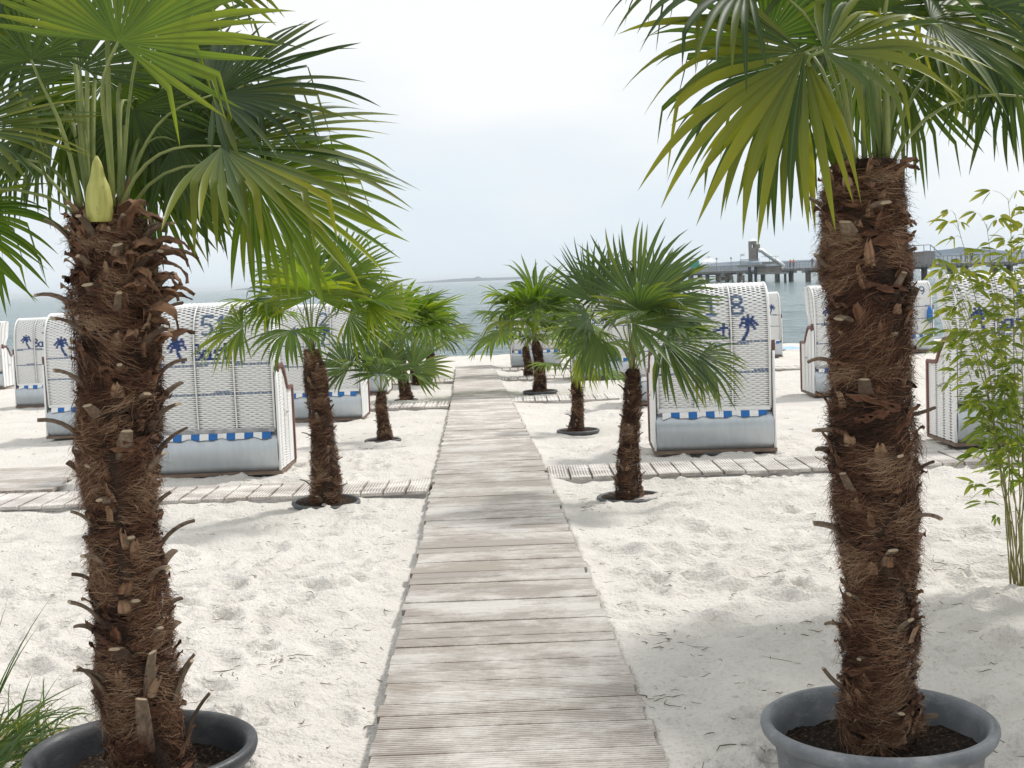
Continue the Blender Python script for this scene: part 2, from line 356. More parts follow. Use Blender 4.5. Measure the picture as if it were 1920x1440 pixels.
# ------------------------------------------------------------------ sea, far coast
sy = axis([(40, 90, .22), (90, 120, .6), (120, 400, 6), (400, 9000, 500)]); sxx = axis([(-6000, -400, 500), (-400, -100, 20), (-100, -40, 2.0), (-40, 40, .5), (40, 100, 2.0), (100, 400, 20), (400, 6000, 500)])
A, B = np.meshgrid(sxx, sy)
sea = MB().grid(np.stack([A, B, SEA + .22*np.abs(fbm(A*.35, B*.75, 4, 5))*(B < 120)], -1)).build('sea', M_sea); tag(sea, kind='structure')
def coast(name, x0, x1, y, hgt, seed):
    n = 120; xx = np.linspace(x0, x1, n); e = np.clip(np.minimum(xx-x0, x1-xx)/(.18*(x1-x0)), 0, 1)**.7
    h = (hgt*(.55+.9*(fbm(xx/260., 0*xx, 4, seed)+.25)) + 5*(vnoise(xx/16., 0*xx, seed+5) > .86))*e + .3
    g = np.stack([np.stack([xx, xx*0+y-60, xx*0+SEA-.5], -1), np.stack([xx, xx*0+y-40, SEA+h*.8], -1), np.stack([xx, xx*0+y+100, SEA+h], -1), np.stack([xx, xx*0+y+900, xx*0+SEA-.5], -1)])
    tag(MB().grid(g).build(name, M_hill), kind='structure')
coast('far_coast', -330, 700, 4400, 12, 4)
coast('far_coast', 300, 2600, 3700, 40, 9)
coast('far_coast', -950, -700, 4600, 8, 14)

# ------------------------------------------------------------------ boardwalks
def ribbed(mb, x0, x1, y0, y1, z, th, ribs, seed_c, along='x'):
    n = ribs*4+1; t = np.linspace(0, 1, n); prof = np.where((np.arange(n) % 4) < 2, 0., -.005); prof[0] = prof[-1] = -.003
    yy = y0+(y1-y0)*t
    P = [(y0, z-th)] + [(a, z+p) for a, p in zip(yy, prof)] + [(y1, z-th)]
    P = np.array(P); k = len(P)
    if along == 'x':
        Gm = np.zeros((2, k, 3)); Gm[0, :, 0] = x0; Gm[1, :, 0] = x1; Gm[:, :, 1] = P[:, 0]; Gm[:, :, 2] = P[:, 1]
    else:
        Gm = np.zeros((2, k, 3)); Gm[0, :, 1] = x0; Gm[1, :, 1] = x1; Gm[:, :, 0] = P[:, 0]; Gm[:, :, 2] = P[:, 1]
    C = np.zeros((2, k, 4)); C[..., 0] = seed_c; C[..., 3] = 1; C[:, 1:-1, 1] = (prof < -.002); C[:, 0, 1] = C[:, -1, 1] = 1; mb.grid(Gm, C)
    for e in (0, 1):
        g = np.stack([Gm[e], Gm[e]*[1, 1, 0]+[0, 0, z-th]], 0); mb.grid(g, np.broadcast_to(np.array((seed_c, .7, 0, 1.)), C.shape))
mb = MB(); y = 3.7; i = 0
while y < 33.9:
    xl, xr = bw_edges(y); wy = .143; z = zg(y)+TOP+rng.normal(0, .0018)
    ribbed(mb, xl+rng.normal(0, .008), xr+rng.normal(0, .008), y, y+wy-rng.choice([.002, .003, .004, .010]), z, .032, 7 if y < 14 else 3, rng.random()); y += wy; i += 1
for s_ in (0.08, .5, .92):
    kn = [3.7, 8, 12.5, 19, 26, 33.8]
    for a_, b_ in zip(kn[:-1], kn[1:]):
        ea, eb = bw_edges(a_), bw_edges(b_)
        mb.bar((ea[0]*(1-s_)+ea[1]*s_, a_, zg(a_)+TOP-.075), (eb[0]*(1-s_)+eb[1]*s_, b_-.002, zg(b_)+TOP-.075), .04, C=(.3, 0, 0, 1), r2=.038)
tag(mb.build('boardwalk', M_wood, smooth=False), kind='structure')
for x0, x1, y0, y1 in STRIPS:
    ex = bw_edges((y0+y1)/2); xa = ex[1]+.012 if x0 == 'R' else x0; xb = ex[0]-.03 if x1 == 'L' else x1
    if x1 == 'L': xa = xb+.012-.187*int((xb-xa)/.187)
    mb = MB(); x = xa; z = zg((y0+y1)/2)+TOP-.008; drift = 0; fr = MB()
    while x < xb-.02:
        o = .012*math.sin(x*2.1); ribbed(mb, y0+o, y1+o, x+.009, x+.143*1.25, z+rng.normal(0, .0015), .028, 7 if y0 < 15 else 3, rng.random(), along='y'); x += .187
    for yy in (y0+.04, y1-.04): mb.bar((xa, yy, z-.052), (x-.02, yy, z-.052), .02, C=(.2, 0, 0, 1), r2=.022)
    tag(mb.build('side_walkway', M_wood2, smooth=False), kind='structure')
mb = MB(); y = 11.68
while y < 13.3:
    ribbed(mb, -9.5, -4.05-.18*(y-11.6)+rng.normal(0, .02), y, y+.136, zg(y)+TOP+.004, .03, 6, rng.random()); y += .143
tag(mb.build('wooden_deck', M_wood, smooth=False), kind='structure')

# ------------------------------------------------------------------ bits of dry seaweed and twigs on the sand
mb = MB(); n = 1500
py = 4.0+ (rng.random(n)**1.5)*22; px_ = rng.uniform(-.42, .42, n)*py*1.05
cx_ = []
for (cpx, cpy, num_) in ((530, 1235, 16), (1240, 1325, 14), (1235, 1100, 10), (560, 985, 14), (1110, 955, 22), (700, 840, 10), (1510, 1180, 14), (1420, 1075, 10), (400, 1290, 10), (1300, 900, 10), (1780, 1060, 10), (640, 1170, 8), (1260, 1210, 14), (1200, 985, 10)):
    q_ = ground_at(cpx, cpy)
    for _ in range(num_): cx_.append((q_[0]+rng.normal(0, .06), q_[1]+rng.normal(0, .09)))
for x, y in list(zip(px_, py))+cx_:
    xl, xr = bw_edges(y)
    if xl-.05 < x < xr+.02: continue
    z = hit_z(x, y)+.004; a = rng.uniform(0, 6.28); l = rng.gamma(2., .010)+.006; wd = rng.uniform(.0012, .003); k = 4
    t = np.linspace(-1, 1, k); cu = rng.normal(0, .4)*l
    P = np.stack([x+t*l*math.cos(a)-cu*t*t*math.sin(a), y+t*l*math.sin(a)+cu*t*t*math.cos(a), z+.004*np.abs(rng.normal(0, 1, k))], -1)
    mb.tube(P, [wd*.4, wd, wd, wd*.4], k=3)
tag(mb.build('beach_litter', M_litter), 'dry twigs and seaweed scraps scattered over the pale sand', 'litter', kind='stuff')

# ------------------------------------------------------------------ palms
def blade(mb, hub, u, n, R, span, nseg, droop, wind, kink=.1, age=.2, rg=rng, k=11, split=.5, cup=.12):
    A = math.radians(span)/2; a = np.linspace(-A, A, nseg); dl = 2*A/(nseg-1); a = a+rg.normal(0, dl*.10, nseg)
    u = nrm(u); n = nrm(np.asarray(n)-u*np.dot(n, u)); v = np.cross(n, u)
    s = np.linspace(0, 1, k); ds = s[1]-s[0]
    Ls = R*(.70+.30*np.cos(a*.75))*rg.uniform(.86, 1.08, nseg)
    d0 = np.cos(a)[:, None]*u+np.sin(a)[:, None]*v + cup*(np.abs(np.sin(a))[:, None]-.4)*n; d0 = nrm(d0)
    lat = nrm(np.cross(n, d0))
    dr = droop*rg.uniform(.35, 1.6, nseg)*(1+.5*np.sin(a*rg.uniform(2, 5)+rg.uniform(0, 6)))
    f = np.clip(s-.35, 0, 1)**1.25
    D = d0[:, None, :] + (dr[:, None]*f[None])[..., None]*np.array((0, 0, -1.6)) + np.asarray(wind)*f[None, :, None]*1.2
    kk = rg.random(nseg) < kink; ks = rg.uniform(.55, .85, nseg); K = (kk[:, None] & (s[None] > ks[:, None])).astype(float)
    D = D + K[..., None]*np.array((0, 0, -3.6)) + rg.normal(0, .085, (nseg, 1, 3))*f[None, :, None]*2.4
    D = nrm(D); P = np.concatenate([np.zeros((nseg, 1, 3)), np.cumsum(D[:, 1:]*ds, 1)], 1)*Ls[:, None, None]+hub
    w0 = split*Ls*math.tan(dl/2)*1.04; d0 = nrm(d0+rg.normal(0, .02, d0.shape))
    W = np.where(s[None] <= split, s[None]*Ls[:, None]*math.tan(dl/2)*1.04, w0[:, None]*np.clip(1-(np.clip(s[None]-split, 0, 1)/(1-split))**2.1, 0.02, 1)*1.0)
    tw = rg.normal(0, .35, nseg)[:, None]*np.clip(s[None]-split, 0, 1)*2
    nn = nrm(np.cross(D, lat[:, None, :])); latt = np.cos(tw)[..., None]*lat[:, None, :]+np.sin(tw)[..., None]*nn
    nn = nrm(np.cross(D, latt))
    keep = rg.random(nseg) > .05
    Gm = np.stack([P-latt*W[..., None], P+nn*(W*.42)[..., None]*-1, P+latt*W[..., None]], 2)
    C = np.zeros((nseg, k, 3, 4)); C[..., 0] = np.clip(rg.random(nseg)*.5+rg.random()*.55, 0, 1)[:, None, None]
    C[..., 1] = s[None, :, None]*rg.choice([.9, .97, 1.0], nseg)[:, None, None]; C[..., 2] = np.clip(age+rg.normal(0, .16, nseg), 0, 1)[:, None, None]; C[..., 3] = np.array((0, 1, 0))[None, None]
    mb.grid(Gm[keep], C[keep])
def frond(parent, base, hub, u, n, R, span=200, nseg=38, droop=.5, wind=(.25, 0, 0), age=.2, kink=.1, pr=.006, sag=.06, rg=rng, k=11, mleaf=None, split=.5):
    base = np.array(base, float); hub = np.array(hub, float)
    mb = MB(); blade(mb, hub, u, n, R, span, nseg, droop, wind, kink, age, rg, k, split)
    o = mb.build('frond', mleaf or M_leaf, parent)
    t = np.linspace(0, 1, 9)[:, None]; L_ = np.linalg.norm(hub-base)
    c1 = base+np.array((0, 0, .45))*L_ + .25*(hub-base); c2 = hub - nrm(u)*L_*.3
    P = (1-t)**3*base + 3*t*(1-t)**2*c1 + 3*t*t*(1-t)*c2 + t**3*hub
    p = MB(); p.tube(P, pr*np.linspace(1.7, .75, 9), k=5, flat=.6); p.build('petiole', M_pet, o)
    return o
class Trunk:
    def __init__(s, P, R): s.P = np.array(P, float); s.R = np.array(R, float); s.h = s.P[:, 2]
    def at(s, t):   # t 0..1
        x = t*(len(s.P)-1); i = np.clip(np.floor(x).astype(int), 0, len(s.P)-2); f = (x-i)
        f3 = np.asarray(f)[..., None]; return s.P[i]*(1-f3)+s.P[i+1]*f3, s.R[i]*(1-f)+s.R[i+1]*f
def trunk_mesh(T, parent, rg, nf, fw, fuzz=1.0, ring=36, rows=90, lump=.10, sd=0, boots=24):
    t = np.linspace(0, 1, rows); th = np.linspace(0, 2*math.pi, ring, endpoint=False)
    c, r = T.at(t); TT, HH = np.meshgrid(th, t)
    rr = r[:, None]*(.84+lump*2*fbm(np.cos(TT)*2+sd, HH*14+np.sin(TT)*2, 3, sd))
    Gm = np.stack([c[:, None, 0]+rr*np.cos(TT), c[:, None, 1]+rr*np.sin(TT), c[:, None, 2]+0*rr], -1)
    o = MB().grid(Gm, closed=True).build('trunk', M_bark, parent)
    # fibre
    k = 6; s = np.linspace(0, 1, k)[None]
    t0 = rg.random(nf); a0 = rg.uniform(0, 2*math.pi, nf)
    clump = fbm(np.cos(a0)*3+np.sin(a0)*1.7, t0*22, 3, 31+sd)
    c, r = T.at(t0); H = T.P[-1, 2]-T.P[0, 2]; R0 = float(np.mean(T.R))
    sg = np.where(vnoise(a0*1.4, t0*9, 77+sd) > .5, 1., -1.)
    ln = R0*rg.uniform(.35, 1.25, nf); da = (ln/r)*sg*rg.uniform(.7, 1, nf)
    dirf = (vnoise(a0*2.2+3, t0*16, 55+sd)-.5)*1.5; dz = (dirf-.08+rg.normal(0, .13, nf))*ln
    fz = rg.random(nf) < .16
    out = np.where(fz, rg.uniform(.10, .42, nf)*fuzz, rg.uniform(-.02, .12, nf))*R0
    st = r*(.92+clump*.34+rg.uniform(0, .10, nf))
    ang = a0[:, None]+da[:, None]*s*np.where(fz, .6, 1)[:, None]+rg.normal(0, .05, (nf, k))
    rad = st[:, None]+out[:, None]*s**1.4 + rg.normal(0, .012*R0/.13, (nf, k))*.5
    rad[:, 0] -= R0*.06
    zz = c[:, 2:3]+dz[:, None]*s - np.where(fz, .12, .03)[:, None]*R0*s*s*2+rg.normal(0, .004, (nf, k))
    P = np.stack([c[:, :1]+rad*np.cos(ang), c[:, 1:2]+rad*np.sin(ang), zz], -1)
    Tn = nrm(np.gradient(P, axis=1)); rd = np.stack([np.cos(ang), np.sin(ang), 0*ang], -1)
    S = nrm(np.cross(Tn, rd)+.5*rg.normal(0, 1, (nf, 1, 3))); wd = (fw*rg.uniform(.6, 1.3, nf))[:, None, None]*np.array([.9, 1, 1, .9, .7, .25])[None, :, None]
    Gm = np.stack([P-S*wd, P+S*wd], 2)
    col = np.clip(.36+clump*2.2+rg.normal(0, .17, nf)+np.where(fz, .12, 0), 0, 1)  # light put into colour: raised clumps and stray hairs paler, gaps darker
    C = np.zeros((nf, k, 2, 4)); C[..., 0] = col[:, None, None]; C[..., 3] = 1
    mbf = MB().grid(Gm, C); nb = boots
    for i in range(nb):
        t_ = (i+rg.random())/max(nb, 1)*.97; a = i*2.39996*1.0+rg.normal(0, .25); cc, rr_ = T.at(np.array([t_])); cc = cc[0]; rr_ = rr_[0]
        e = np.array((math.cos(a), math.sin(a), 0)); tn = np.array((-e[1], e[0], 0)); z_ = np.array((0, 0, 1.))
        sheet = i % 3 == 0; kk = 7; q = np.linspace(0, 1, kk); m_ = 6; x = np.linspace(-1, 1, m_)
        if sheet:      # matted sheet of woven fibre wrapped round the trunk
            ln_ = R0*rg.uniform(.7, 1.5); A_ = a+q*ln_/rr_*rg.choice([-1, 1]); hz_ = rg.uniform(-.3, .3)*ln_*q; wd_ = R0*rg.uniform(.04, .12)*np.sin(np.clip(q*.9+.1, 0, 1)*math.pi)**.5
            rd_ = rr_*(1.02+.10*q**2*rg.uniform(0, 2)); P_ = cc+np.stack([rd_*np.cos(A_), rd_*np.sin(A_), hz_], -1)
            G_ = P_[:, None]+z_*(wd_[:, None]*x[None]+rg.normal(0, .012*R0/.13, (kk, m_))*.5)[..., None] + (np.stack([np.cos(A_), np.sin(A_), 0*A_], -1))[:, None]*(rg.normal(0, .003, (kk, m_)))[..., None]
            cl_ = rg.uniform(.05, .5)
        else:          # short ragged leaf boot lying against the trunk, tip bending out
            ln_ = R0*rg.uniform(.4, .85); ph = 1.45-q**2*rg.uniform(.3, 1.3); D_ = np.cos(ph)[:, None]*e+np.sin(ph)[:, None]*z_; D_ = D_+tn*rg.normal(0, .2)
            P_ = cc+e*rr_*.96-z_*ln_*.3+np.cumsum(nrm(D_)*ln_/kk, 0); wd_ = R0*rg.uniform(.09, .20)*(1-.75*q**rg.uniform(1.5, 4))
            G_ = P_[:, None]+tn*(wd_[:, None]*x[None])[..., None]+(tn*.3+z_)*(rg.normal(0, .05, (kk, m_))*q[:, None]**2*R0)[..., None]+e*(-(x**2)*R0*.05)[None, :, None]
            cl_ = rg.uniform(.3, 1.0)
        C_ = np.zeros((kk, m_, 4)); C_[..., 0] = np.clip(cl_+rg.normal(0, .13, (1, m_))+rg.normal(0, .04, (kk, m_)), 0, 1); C_[..., 3] = 1
        mbf.grid(G_, C_)
    mbf.build('trunk_fibre', M_fib, o)
    return o
def stub(mb, T, t, a, ln, wd, th, curve, lift, rg, cap=True, red=0.):
    c, r = T.at(np.array([t])); c = c[0]; r = r[0]; e = np.array((math.cos(a), math.sin(a), 0)); tn = np.array((-e[1], e[0], 0)); zz = np.array((0, 0, 1.))
    q = np.linspace(0, 1, 8); phi = lift*(1-q)+curve*q                      # elevation angle along the stub
    d = np.cos(phi)[:, None]*e + np.sin(phi)[:, None]*zz; P = c+e*(r*.86) + np.concatenate([[np.zeros(3)], np.cumsum(d[1:]*ln/7, 0)])
    side = nrm(tn+rg.normal(0, .15, 3)); side = side-0; 
    nn = nrm(np.cross(side, d)); W = wd*np.linspace(1.35, .82, 8)[:, None]; TH = th*np.linspace(1.2, .8, 8)[:, None]
    ring = [P-side*W, P-side*W*.6-nn*TH, P+side*W*.6-nn*TH, P+side*W, P+side*W*.5+nn*TH*.7, P-side*W*.5+nn*TH*.7]
    Gm = np.stack(ring, 1); C = np.zeros((8, 6, 4)); C[:, :, 3] = 1; C[:3, :, 0] = np.array([.9, .6, .3])[:, None]*(.5+red); C[:, :, 2] = rg.random()**2*.8
    mb.grid(Gm, C, closed=True)
    E = Gm[-1]; c0 = E.mean(0); Cc = np.zeros((2, 6, 4)); Cc[..., 1] = 1; Cc[..., 3] = 1
    mb.grid(np.stack([E, c0+(E-c0)*.05+d[-1]*.001]), Cc, closed=True)
def husk(parent, T, t, a, ln, wd, rg):
    c, r = T.at(np.array([t])); c = c[0]; r = r[0]; e = np.array((math.cos(a), math.sin(a), 0)); tn = np.array((-e[1], e[0], 0))
    k = 9; q = np.linspace(0, 1, k); phi = 1.25-q*rg.uniform(1.6, 2.9); d = np.cos(phi)[:, None]*e+np.sin(phi)[:, None]*np.array((0, 0, 1.))
    d = nrm(d+rg.normal(0, .18, (k, 3))); P = c+e*r*.85+np.cumsum(d*ln/k, 0); W = wd*np.sin(np.clip(q*1.05+.15, 0, 1)*math.pi)**.7
    side = nrm(tn+rg.normal(0, .3, 3)); nn = nrm(np.cross(side, d)); m = 7; x = np.linspace(-1, 1, m)
    Gm = P[:, None]+side*(W[:, None]*x[None])[..., None]+nn[:, None]*(W[:, None]*.55*(x[None]**2)+rg.normal(0, .004, (k, m)))[..., None]
    Gb = Gm[:, ::-1]-nn[:, None]*.003
    MB().grid(np.concatenate([Gm, Gb], 1), closed=True).build('dry_husk', M_husk, parent)

def px_trunk(pts, y):
    P = []; R = []
    for px, py, hw in pts:
        P.append(at(px, py, y)); R.append(hw*.93/FPX*y)
    P = np.array(P); R = np.array(R); q = np.linspace(0, len(P)-1, 34); i = np.arange(len(P))
    P2 = np.stack([np.interp(q, i, P[:, k]) for k in range(3)], -1); R2 = np.interp(q, i, R)
    f = fbm(q*1.9+pts[0][0], q*0, 3, 17); P2[1:, 0] += .03*fbm(q*1.1+pts[0][0], q*0+4, 2, 3)[1:]
    return P2, R2*(1+.42*f)

# ---- big left palm
FS = 1.05
def big_palm(name, label, pts, yd, fronds, seed, nst, style, group):
    rg = np.random.default_rng(seed); P, R = px_trunk(pts, yd); base = P[0].copy()
    T = Trunk(P, R); root = empty(name, tuple(base)); tag(root, label, 'palm tree', group)
    T.P = T.P-base
    tr = trunk_mesh(T, root, rg, 34000, .00075, 1.0, sd=seed, lump=.10, boots=330 if style == 'bow' else 220)
    ga = 2.39996
    for i in range(nst):
        t = (i+.5)/nst*.88+.01; a = i*ga+rg.normal(0, .15); mb = MB()
        if style == 'bow':
            ln = rg.uniform(.05, .185) if t > .12 else rg.uniform(.16, .26)
            lift, cv = (1.35, rg.uniform(-.15, .55)) if t > .12 else (1.5, rg.uniform(.7, 1.1))
        else: ln = rg.uniform(.06, .12); lift, cv = 1.0+rg.normal(0, .4), rg.uniform(-.5, 1.1)
        stub(mb, T, t, a, ln, rg.uniform(.011, .026), .007, cv, lift, rg, red=.4 if t < .25 else 0)
        mb.build('leaf_stub', M_stub, root)
    top = T.P[-1]
    for (hx, hy, dy, th, ph, psi, Rr, span, dr, age) in fronds:
        hub = at(hx, hy, yd+dy)-base; th = math.radians(th); ph = math.radians(ph); psi = math.radians(psi)
        u = np.array((math.cos(th)*math.cos(ph), math.sin(ph), math.sin(th)*math.cos(ph))); n = np.array((0.0, -math.cos(psi), math.sin(psi)))
        if abs(np.dot(u, n)) > .93: n = np.array((0, 0, 1.))
        dv = hub-top; b0 = top + np.array((np.sign(dv[0])*min(abs(dv[0]), .05), np.sign(dv[1])*.04, -.06))
        frond(root, b0, hub, u, n, Rr*FS, span, int(span/(5.4 if style == 'bow' else 7.6)), dr*1.35, (.22, 0, 0), age, .22, .0065, rg=rg, k=15, split=.50 if style == 'bow' else .38, mleaf=M_leaf_b if (hx, hy) in ((222, 78), (475, 332), (-95, 400), (1438, 72)) else None)
    return root, T, rg
LEFT = [ # hub px,py, depth offset, image angle, tilt away, normal tilt, radius, span, droop, age
    (222, 78, -.42, 62, 10, 25, .53, 215, .10, .42), (415, 275, -.15, -6, 0, 60, .64, 200, .36, .45),
    (475, 332, .02, -26, 8, 40, .52, 170, .60, .40), (400, 178, .10, 14, 5, 50, .52, 190, .35, .25),
    (58, 112, -.20, 100, -25, 15, .32, 200, .9, .1), (-70, 240, -.1, -5, -5, 55, .42, 200, .3, .35),
    (-95, 400, .0, -30, 0, 50, .40, 190, .5, .2), (262, 300, .35, -50, 15, 35, .46, 130, .45, .15),
    (300, 190, .38, -18, 20, 35, .58, 200, .5, .1), (120, 10, .35, 125, 15, 30, .52, 200, .3, .2),
    (330, -70, .1, 60, 0, 30, .5, 200, .4, .3), (30, -70, .2, 150, 0, 30, .5, 200, .4, .3),
    (95, 210, .35, 205, 20, 40, .50, 200, .6, .1), (180, 190, .45, -85, 30, 30, .42, 220, .4, .1),
    (350, 240, .5, -45, 25, 35, .50, 190, .6, .05), (60, 60, .5, 170, 20, 30, .5, 220, .4, .1),
    (290, 100, .45, 30, 25, 30, .5, 220, .4, .15), (180, -160, -.3, 90, -30, 40, .5, 220, .5, .3),
    (-20, 330, .25, 215, 10, 40, .42, 190, .6, .15), (150, 130, .2, 95, 15, 20, .4, 230, .3, .15), (250, 205, .2, -65, 10, 25, .36, 190, .4, .0), (120, 235, .3, -100, 10, 25, .34, 190, .4, .0), (330, 265, .22, -30, 10, 30, .42, 180, .5, .1), (200, 150, .3, -80, 10, 20, .36, 220, .3, .0)]
RIGHT = [
    (1508, 98, -.22, 206, -5, 22, .60, 165, .62, .6), (1545, 95, -.30, 10, -10, 50, .50, 170, 1.1, .5),
    (1438, 72, -.05, 82, 5, 25, .42, 180, .2, .25), (1500, 150, .12, 250, 5, 20, .50, 120, .7, .5),
    (1745, 35, .05, -15, 5, 45, .48, 200, .7, .35), (1815, 25, .2, -50, 10, 30, .48, 190, .6, .1),
    (2010, 200, .0, -15, 0, 45, .5, 190, .6, .2), (1650, 15, .15, 80, 5, 30, .5, 200, .3, .3),
    (1560, -70, .0, 110, 0, 35, .5, 200, .4, .2), (1400, -35, -.1, 165, -5, 45, .5, 190, 1.3, .2),
    (1618, 110, .42, -85, 25, 25, .40, 200, .5, .3), (1700, 150, .35, -55, 15, 30, .40, 190, .6, .1),
    (1470, 120, .32, 226, 15, 30, .56, 180, .7, .15), (1560, 60, .45, 150, 25, 30, .5, 220, .5, .1),
    (1900, 100, .3, -80, 5, 20, .42, 180, .5, .05), (1700, -90, -.2, 60, -20, 40, .5, 200, .6, .2), (1780, 90, .45, 20, 20, 35, .45, 200, .5, .1),
    (1600, 30, .3, 90, 20, 25, .4, 220, .3, .5)]
lp, LT, rgL = big_palm('fan_palm', 'tall shaggy fan palm in the dark pot at lower left, yellow bud in its crown',
    [(288, 1425, 82), (262, 1290, 74), (243, 1120, 73), (233, 950, 74), (226, 800, 78), (222, 650, 80), (214, 520, 80), (205, 440, 68), (192, 395, 46)],
    4.45, LEFT, 11, 88, 'bow', 'fan palms lining the boardwalk')
for i in range(26): husk(lp, LT, rgL.uniform(.60, .90), rgL.uniform(-1.5, .6), rgL.uniform(.12, .26), rgL.uniform(.016, .036), rgL)
# bud
b0 = LT.P[-1]; mb = MB(); q = np.linspace(0, 1, 12); c0 = at(188, 415, 4.33)-np.array(lp.location); c1 = at(181, 292, 4.31)-np.array(lp.location)
Pq = c0+(c1-c0)*q[:, None]; mb.tube(Pq, 0.043*np.array([.86, .95, 1, 1, .96, .9, .8, .62, .5, .42, .3, .08]), k=14, flat=.75)
mb.build('flower_bud', M_bud, lp)
for dx, hh in ((-32, 90), (38, 95), (22, 60)):
    c0 = at(188+dx, 425, 4.43)-np.array(lp.location); c1 = at(188+dx*1.45, 425-hh, 4.42)-np.array(lp.location); Pq = c0+(c1-c0)*q[:, None]
    MB().tube(Pq, .022*np.array([.9, 1, 1, .95, .9, .84, .74, .62, .5, .36, .2, .05]), k=8, flat=.5).build('dry_sheath', M_husk, lp)
rp, RT, rgR = big_palm('fan_palm', 'tall shaggy fan palm in the light rimmed pot at lower right, left of the bamboo',
    [(1652, 1375, 78), (1645, 1270, 70), (1648, 1120, 76), (1642, 960, 80), (1632, 800, 80), (1628, 650, 80), (1622, 500, 80), (1620, 380, 78), (1628, 300, 54)],
    4.38, RIGHT, 23, 46, 'short', 'fan palms lining the boardwalk')
for i in range(10): husk(rp, RT, rgR.uniform(.82, .98), rgR.uniform(-2.6, .5), rgR.uniform(.07, .13), rgR.uniform(.012, .022), rgR)

# ---- pots
def pot(name, label, c, R, zr, m, depth=.34):
    root = empty(name, (c[0], c[1], 0)); tag(root, label, 'plant pot', 'big round pots of the two front palms')
    lip = [(R*.80, zr-depth), (R*.86, zr-.14), (R*.885, zr-.055), (R*.90, zr-.052), (R*.955, zr-.050), (R*.985, zr-.035), (R*1.0, zr-.018), (R*.995, zr-.003), (R*.965, zr+.005),
           (R*.925, zr+.002), (R*.895, zr-.012), (R*.875, zr-.035), (R*.85, zr-.16), (R*.80, zr-depth+.01)]
    lip = [(a, z_) for a, z_ in lip]
    MB().lathe(lip, k=96).build('pot_wall', m, root)
    rr = np.linspace(0.02, R*.862, 30); th = np.linspace(0, 2*math.pi, 90, endpoint=False); A_, B_ = np.meshgrid(th, rr)
    xx = B_*np.cos(A_); yy = B_*np.sin(A_); zz = zr-.12+.10*fbm(xx*7, yy*7, 4, 8)+.03*np.abs(fbm(xx*40, yy*40, 2, 4))
    MB().grid(np.stack([xx, yy, zz], -1), closed=True).build('soil', M_soil, root)
    return root
cl = at(266, 1400, 4.45); crr = at(1646, 1349, 4.38)
pot('plant_pot', 'dark grey round pot at lower left holding the palm with the yellow bud', cl, .39, float(cl[2]), M_pot_d)
pot('plant_pot', 'blue grey round pot with a thick pale rim at lower right', crr, .39, float(crr[2]), M_pot_l)

# ---- smaller palms along the boardwalk
def small_palm(label, bx, by, tx, ty, hw, fr, seed, nfr=18, Rb=.42, nfib=3500, nst=14, ringR=None, crown=1.0, nseg=30, tilt=0., wind=.3, ml=None):
    rg = np.random.default_rng(seed); g = ground_at(bx, by); y = g[1]; ppm = FPX/y
    top = at(tx, ty, y); base = g.copy(); base[2] -= .06; T = []; R = []
    for q in np.linspace(0, 1, 7):
        T.append(base+(top-base)*q + np.array((.02*math.sin(q*5+seed), 0, 0))); R.append(hw/ppm*(1.10-.33*min(1, q*3) + .1*math.sin(q*7)+(.05 if q < 1 else -.35)))
    Tk = Trunk(T, R); root = empty('fan_palm', tuple(base)); Tk.P = Tk.P-base; tag(root, label, 'palm tree', 'fan palms lining the boardwalk')
    trunk_mesh(Tk, root, rg, nfib, .0012*max(1, y/8), 1.1, ring=20, rows=40, lump=.2, sd=seed)
    for i in range(nst):
        mb = MB(); t = (i+.5)/nst*.95; stub(mb, Tk, t, i*2.4+rg.normal(0, .2), rg.uniform(.05, .11)*hw/ppm/.10, .012*hw/ppm/.11, .005, rg.uniform(0, .9), 1.2, rg); mb.build('leaf_stub', M_stub, root)
    tp = Tk.P[-1]
    for (hx, hy, dy, th, ph, psi, Rr, span, dr, age) in fr:
        hub = at(hx, hy, y+dy)-base; th = math.radians(th); ph = math.radians(ph); psi = math.radians(psi)
        u = np.array((math.cos(th)*math.cos(ph), math.sin(ph), math.sin(th)*math.cos(ph))); n = np.array((0.0, -math.cos(psi), math.sin(psi)))
        frond(root, tp+[0, 0, -.04], hub, u, n, Rr*1.22, span, nseg+4, dr*1.2, (wind, 0, 0), age, .08, .0055, rg=rg, k=9, mleaf=ml)
    for i in range(nfr):
        az = i*2.39996+rg.normal(0, .2); q = (i+.5)/nfr; el = math.radians(87-q*66+rg.normal(0, 6)); pl = min(crown, 1.5)*rg.uniform(.36, .50)
        d = np.array((math.cos(az)*math.cos(el)+wind*.35, math.sin(az)*math.cos(el), math.sin(el))); d = nrm(d); hub = tp+d*pl
        el2 = el-math.radians(22+14*q); u = nrm(np.array((math.cos(az)*math.cos(el2)+wind*.4, math.sin(az)*math.cos(el2), math.sin(el2))))
        n = nrm(np.array((-math.cos(az)*math.sin(el2)*.9, -math.sin(az)*math.sin(el2)*.9, math.cos(el2)+.15)))
        frond(root, tp+[0, 0, -.05], hub, u, n, crown*Rb*rg.uniform(.85, 1.1), rg.uniform(190, 240), nseg, rg.uniform(.3, 1.0)+.5*q, (wind, 0, 0), rg.uniform(0, .5), .06, .005, rg=rg, k=8, mleaf=ml)
    return root, g
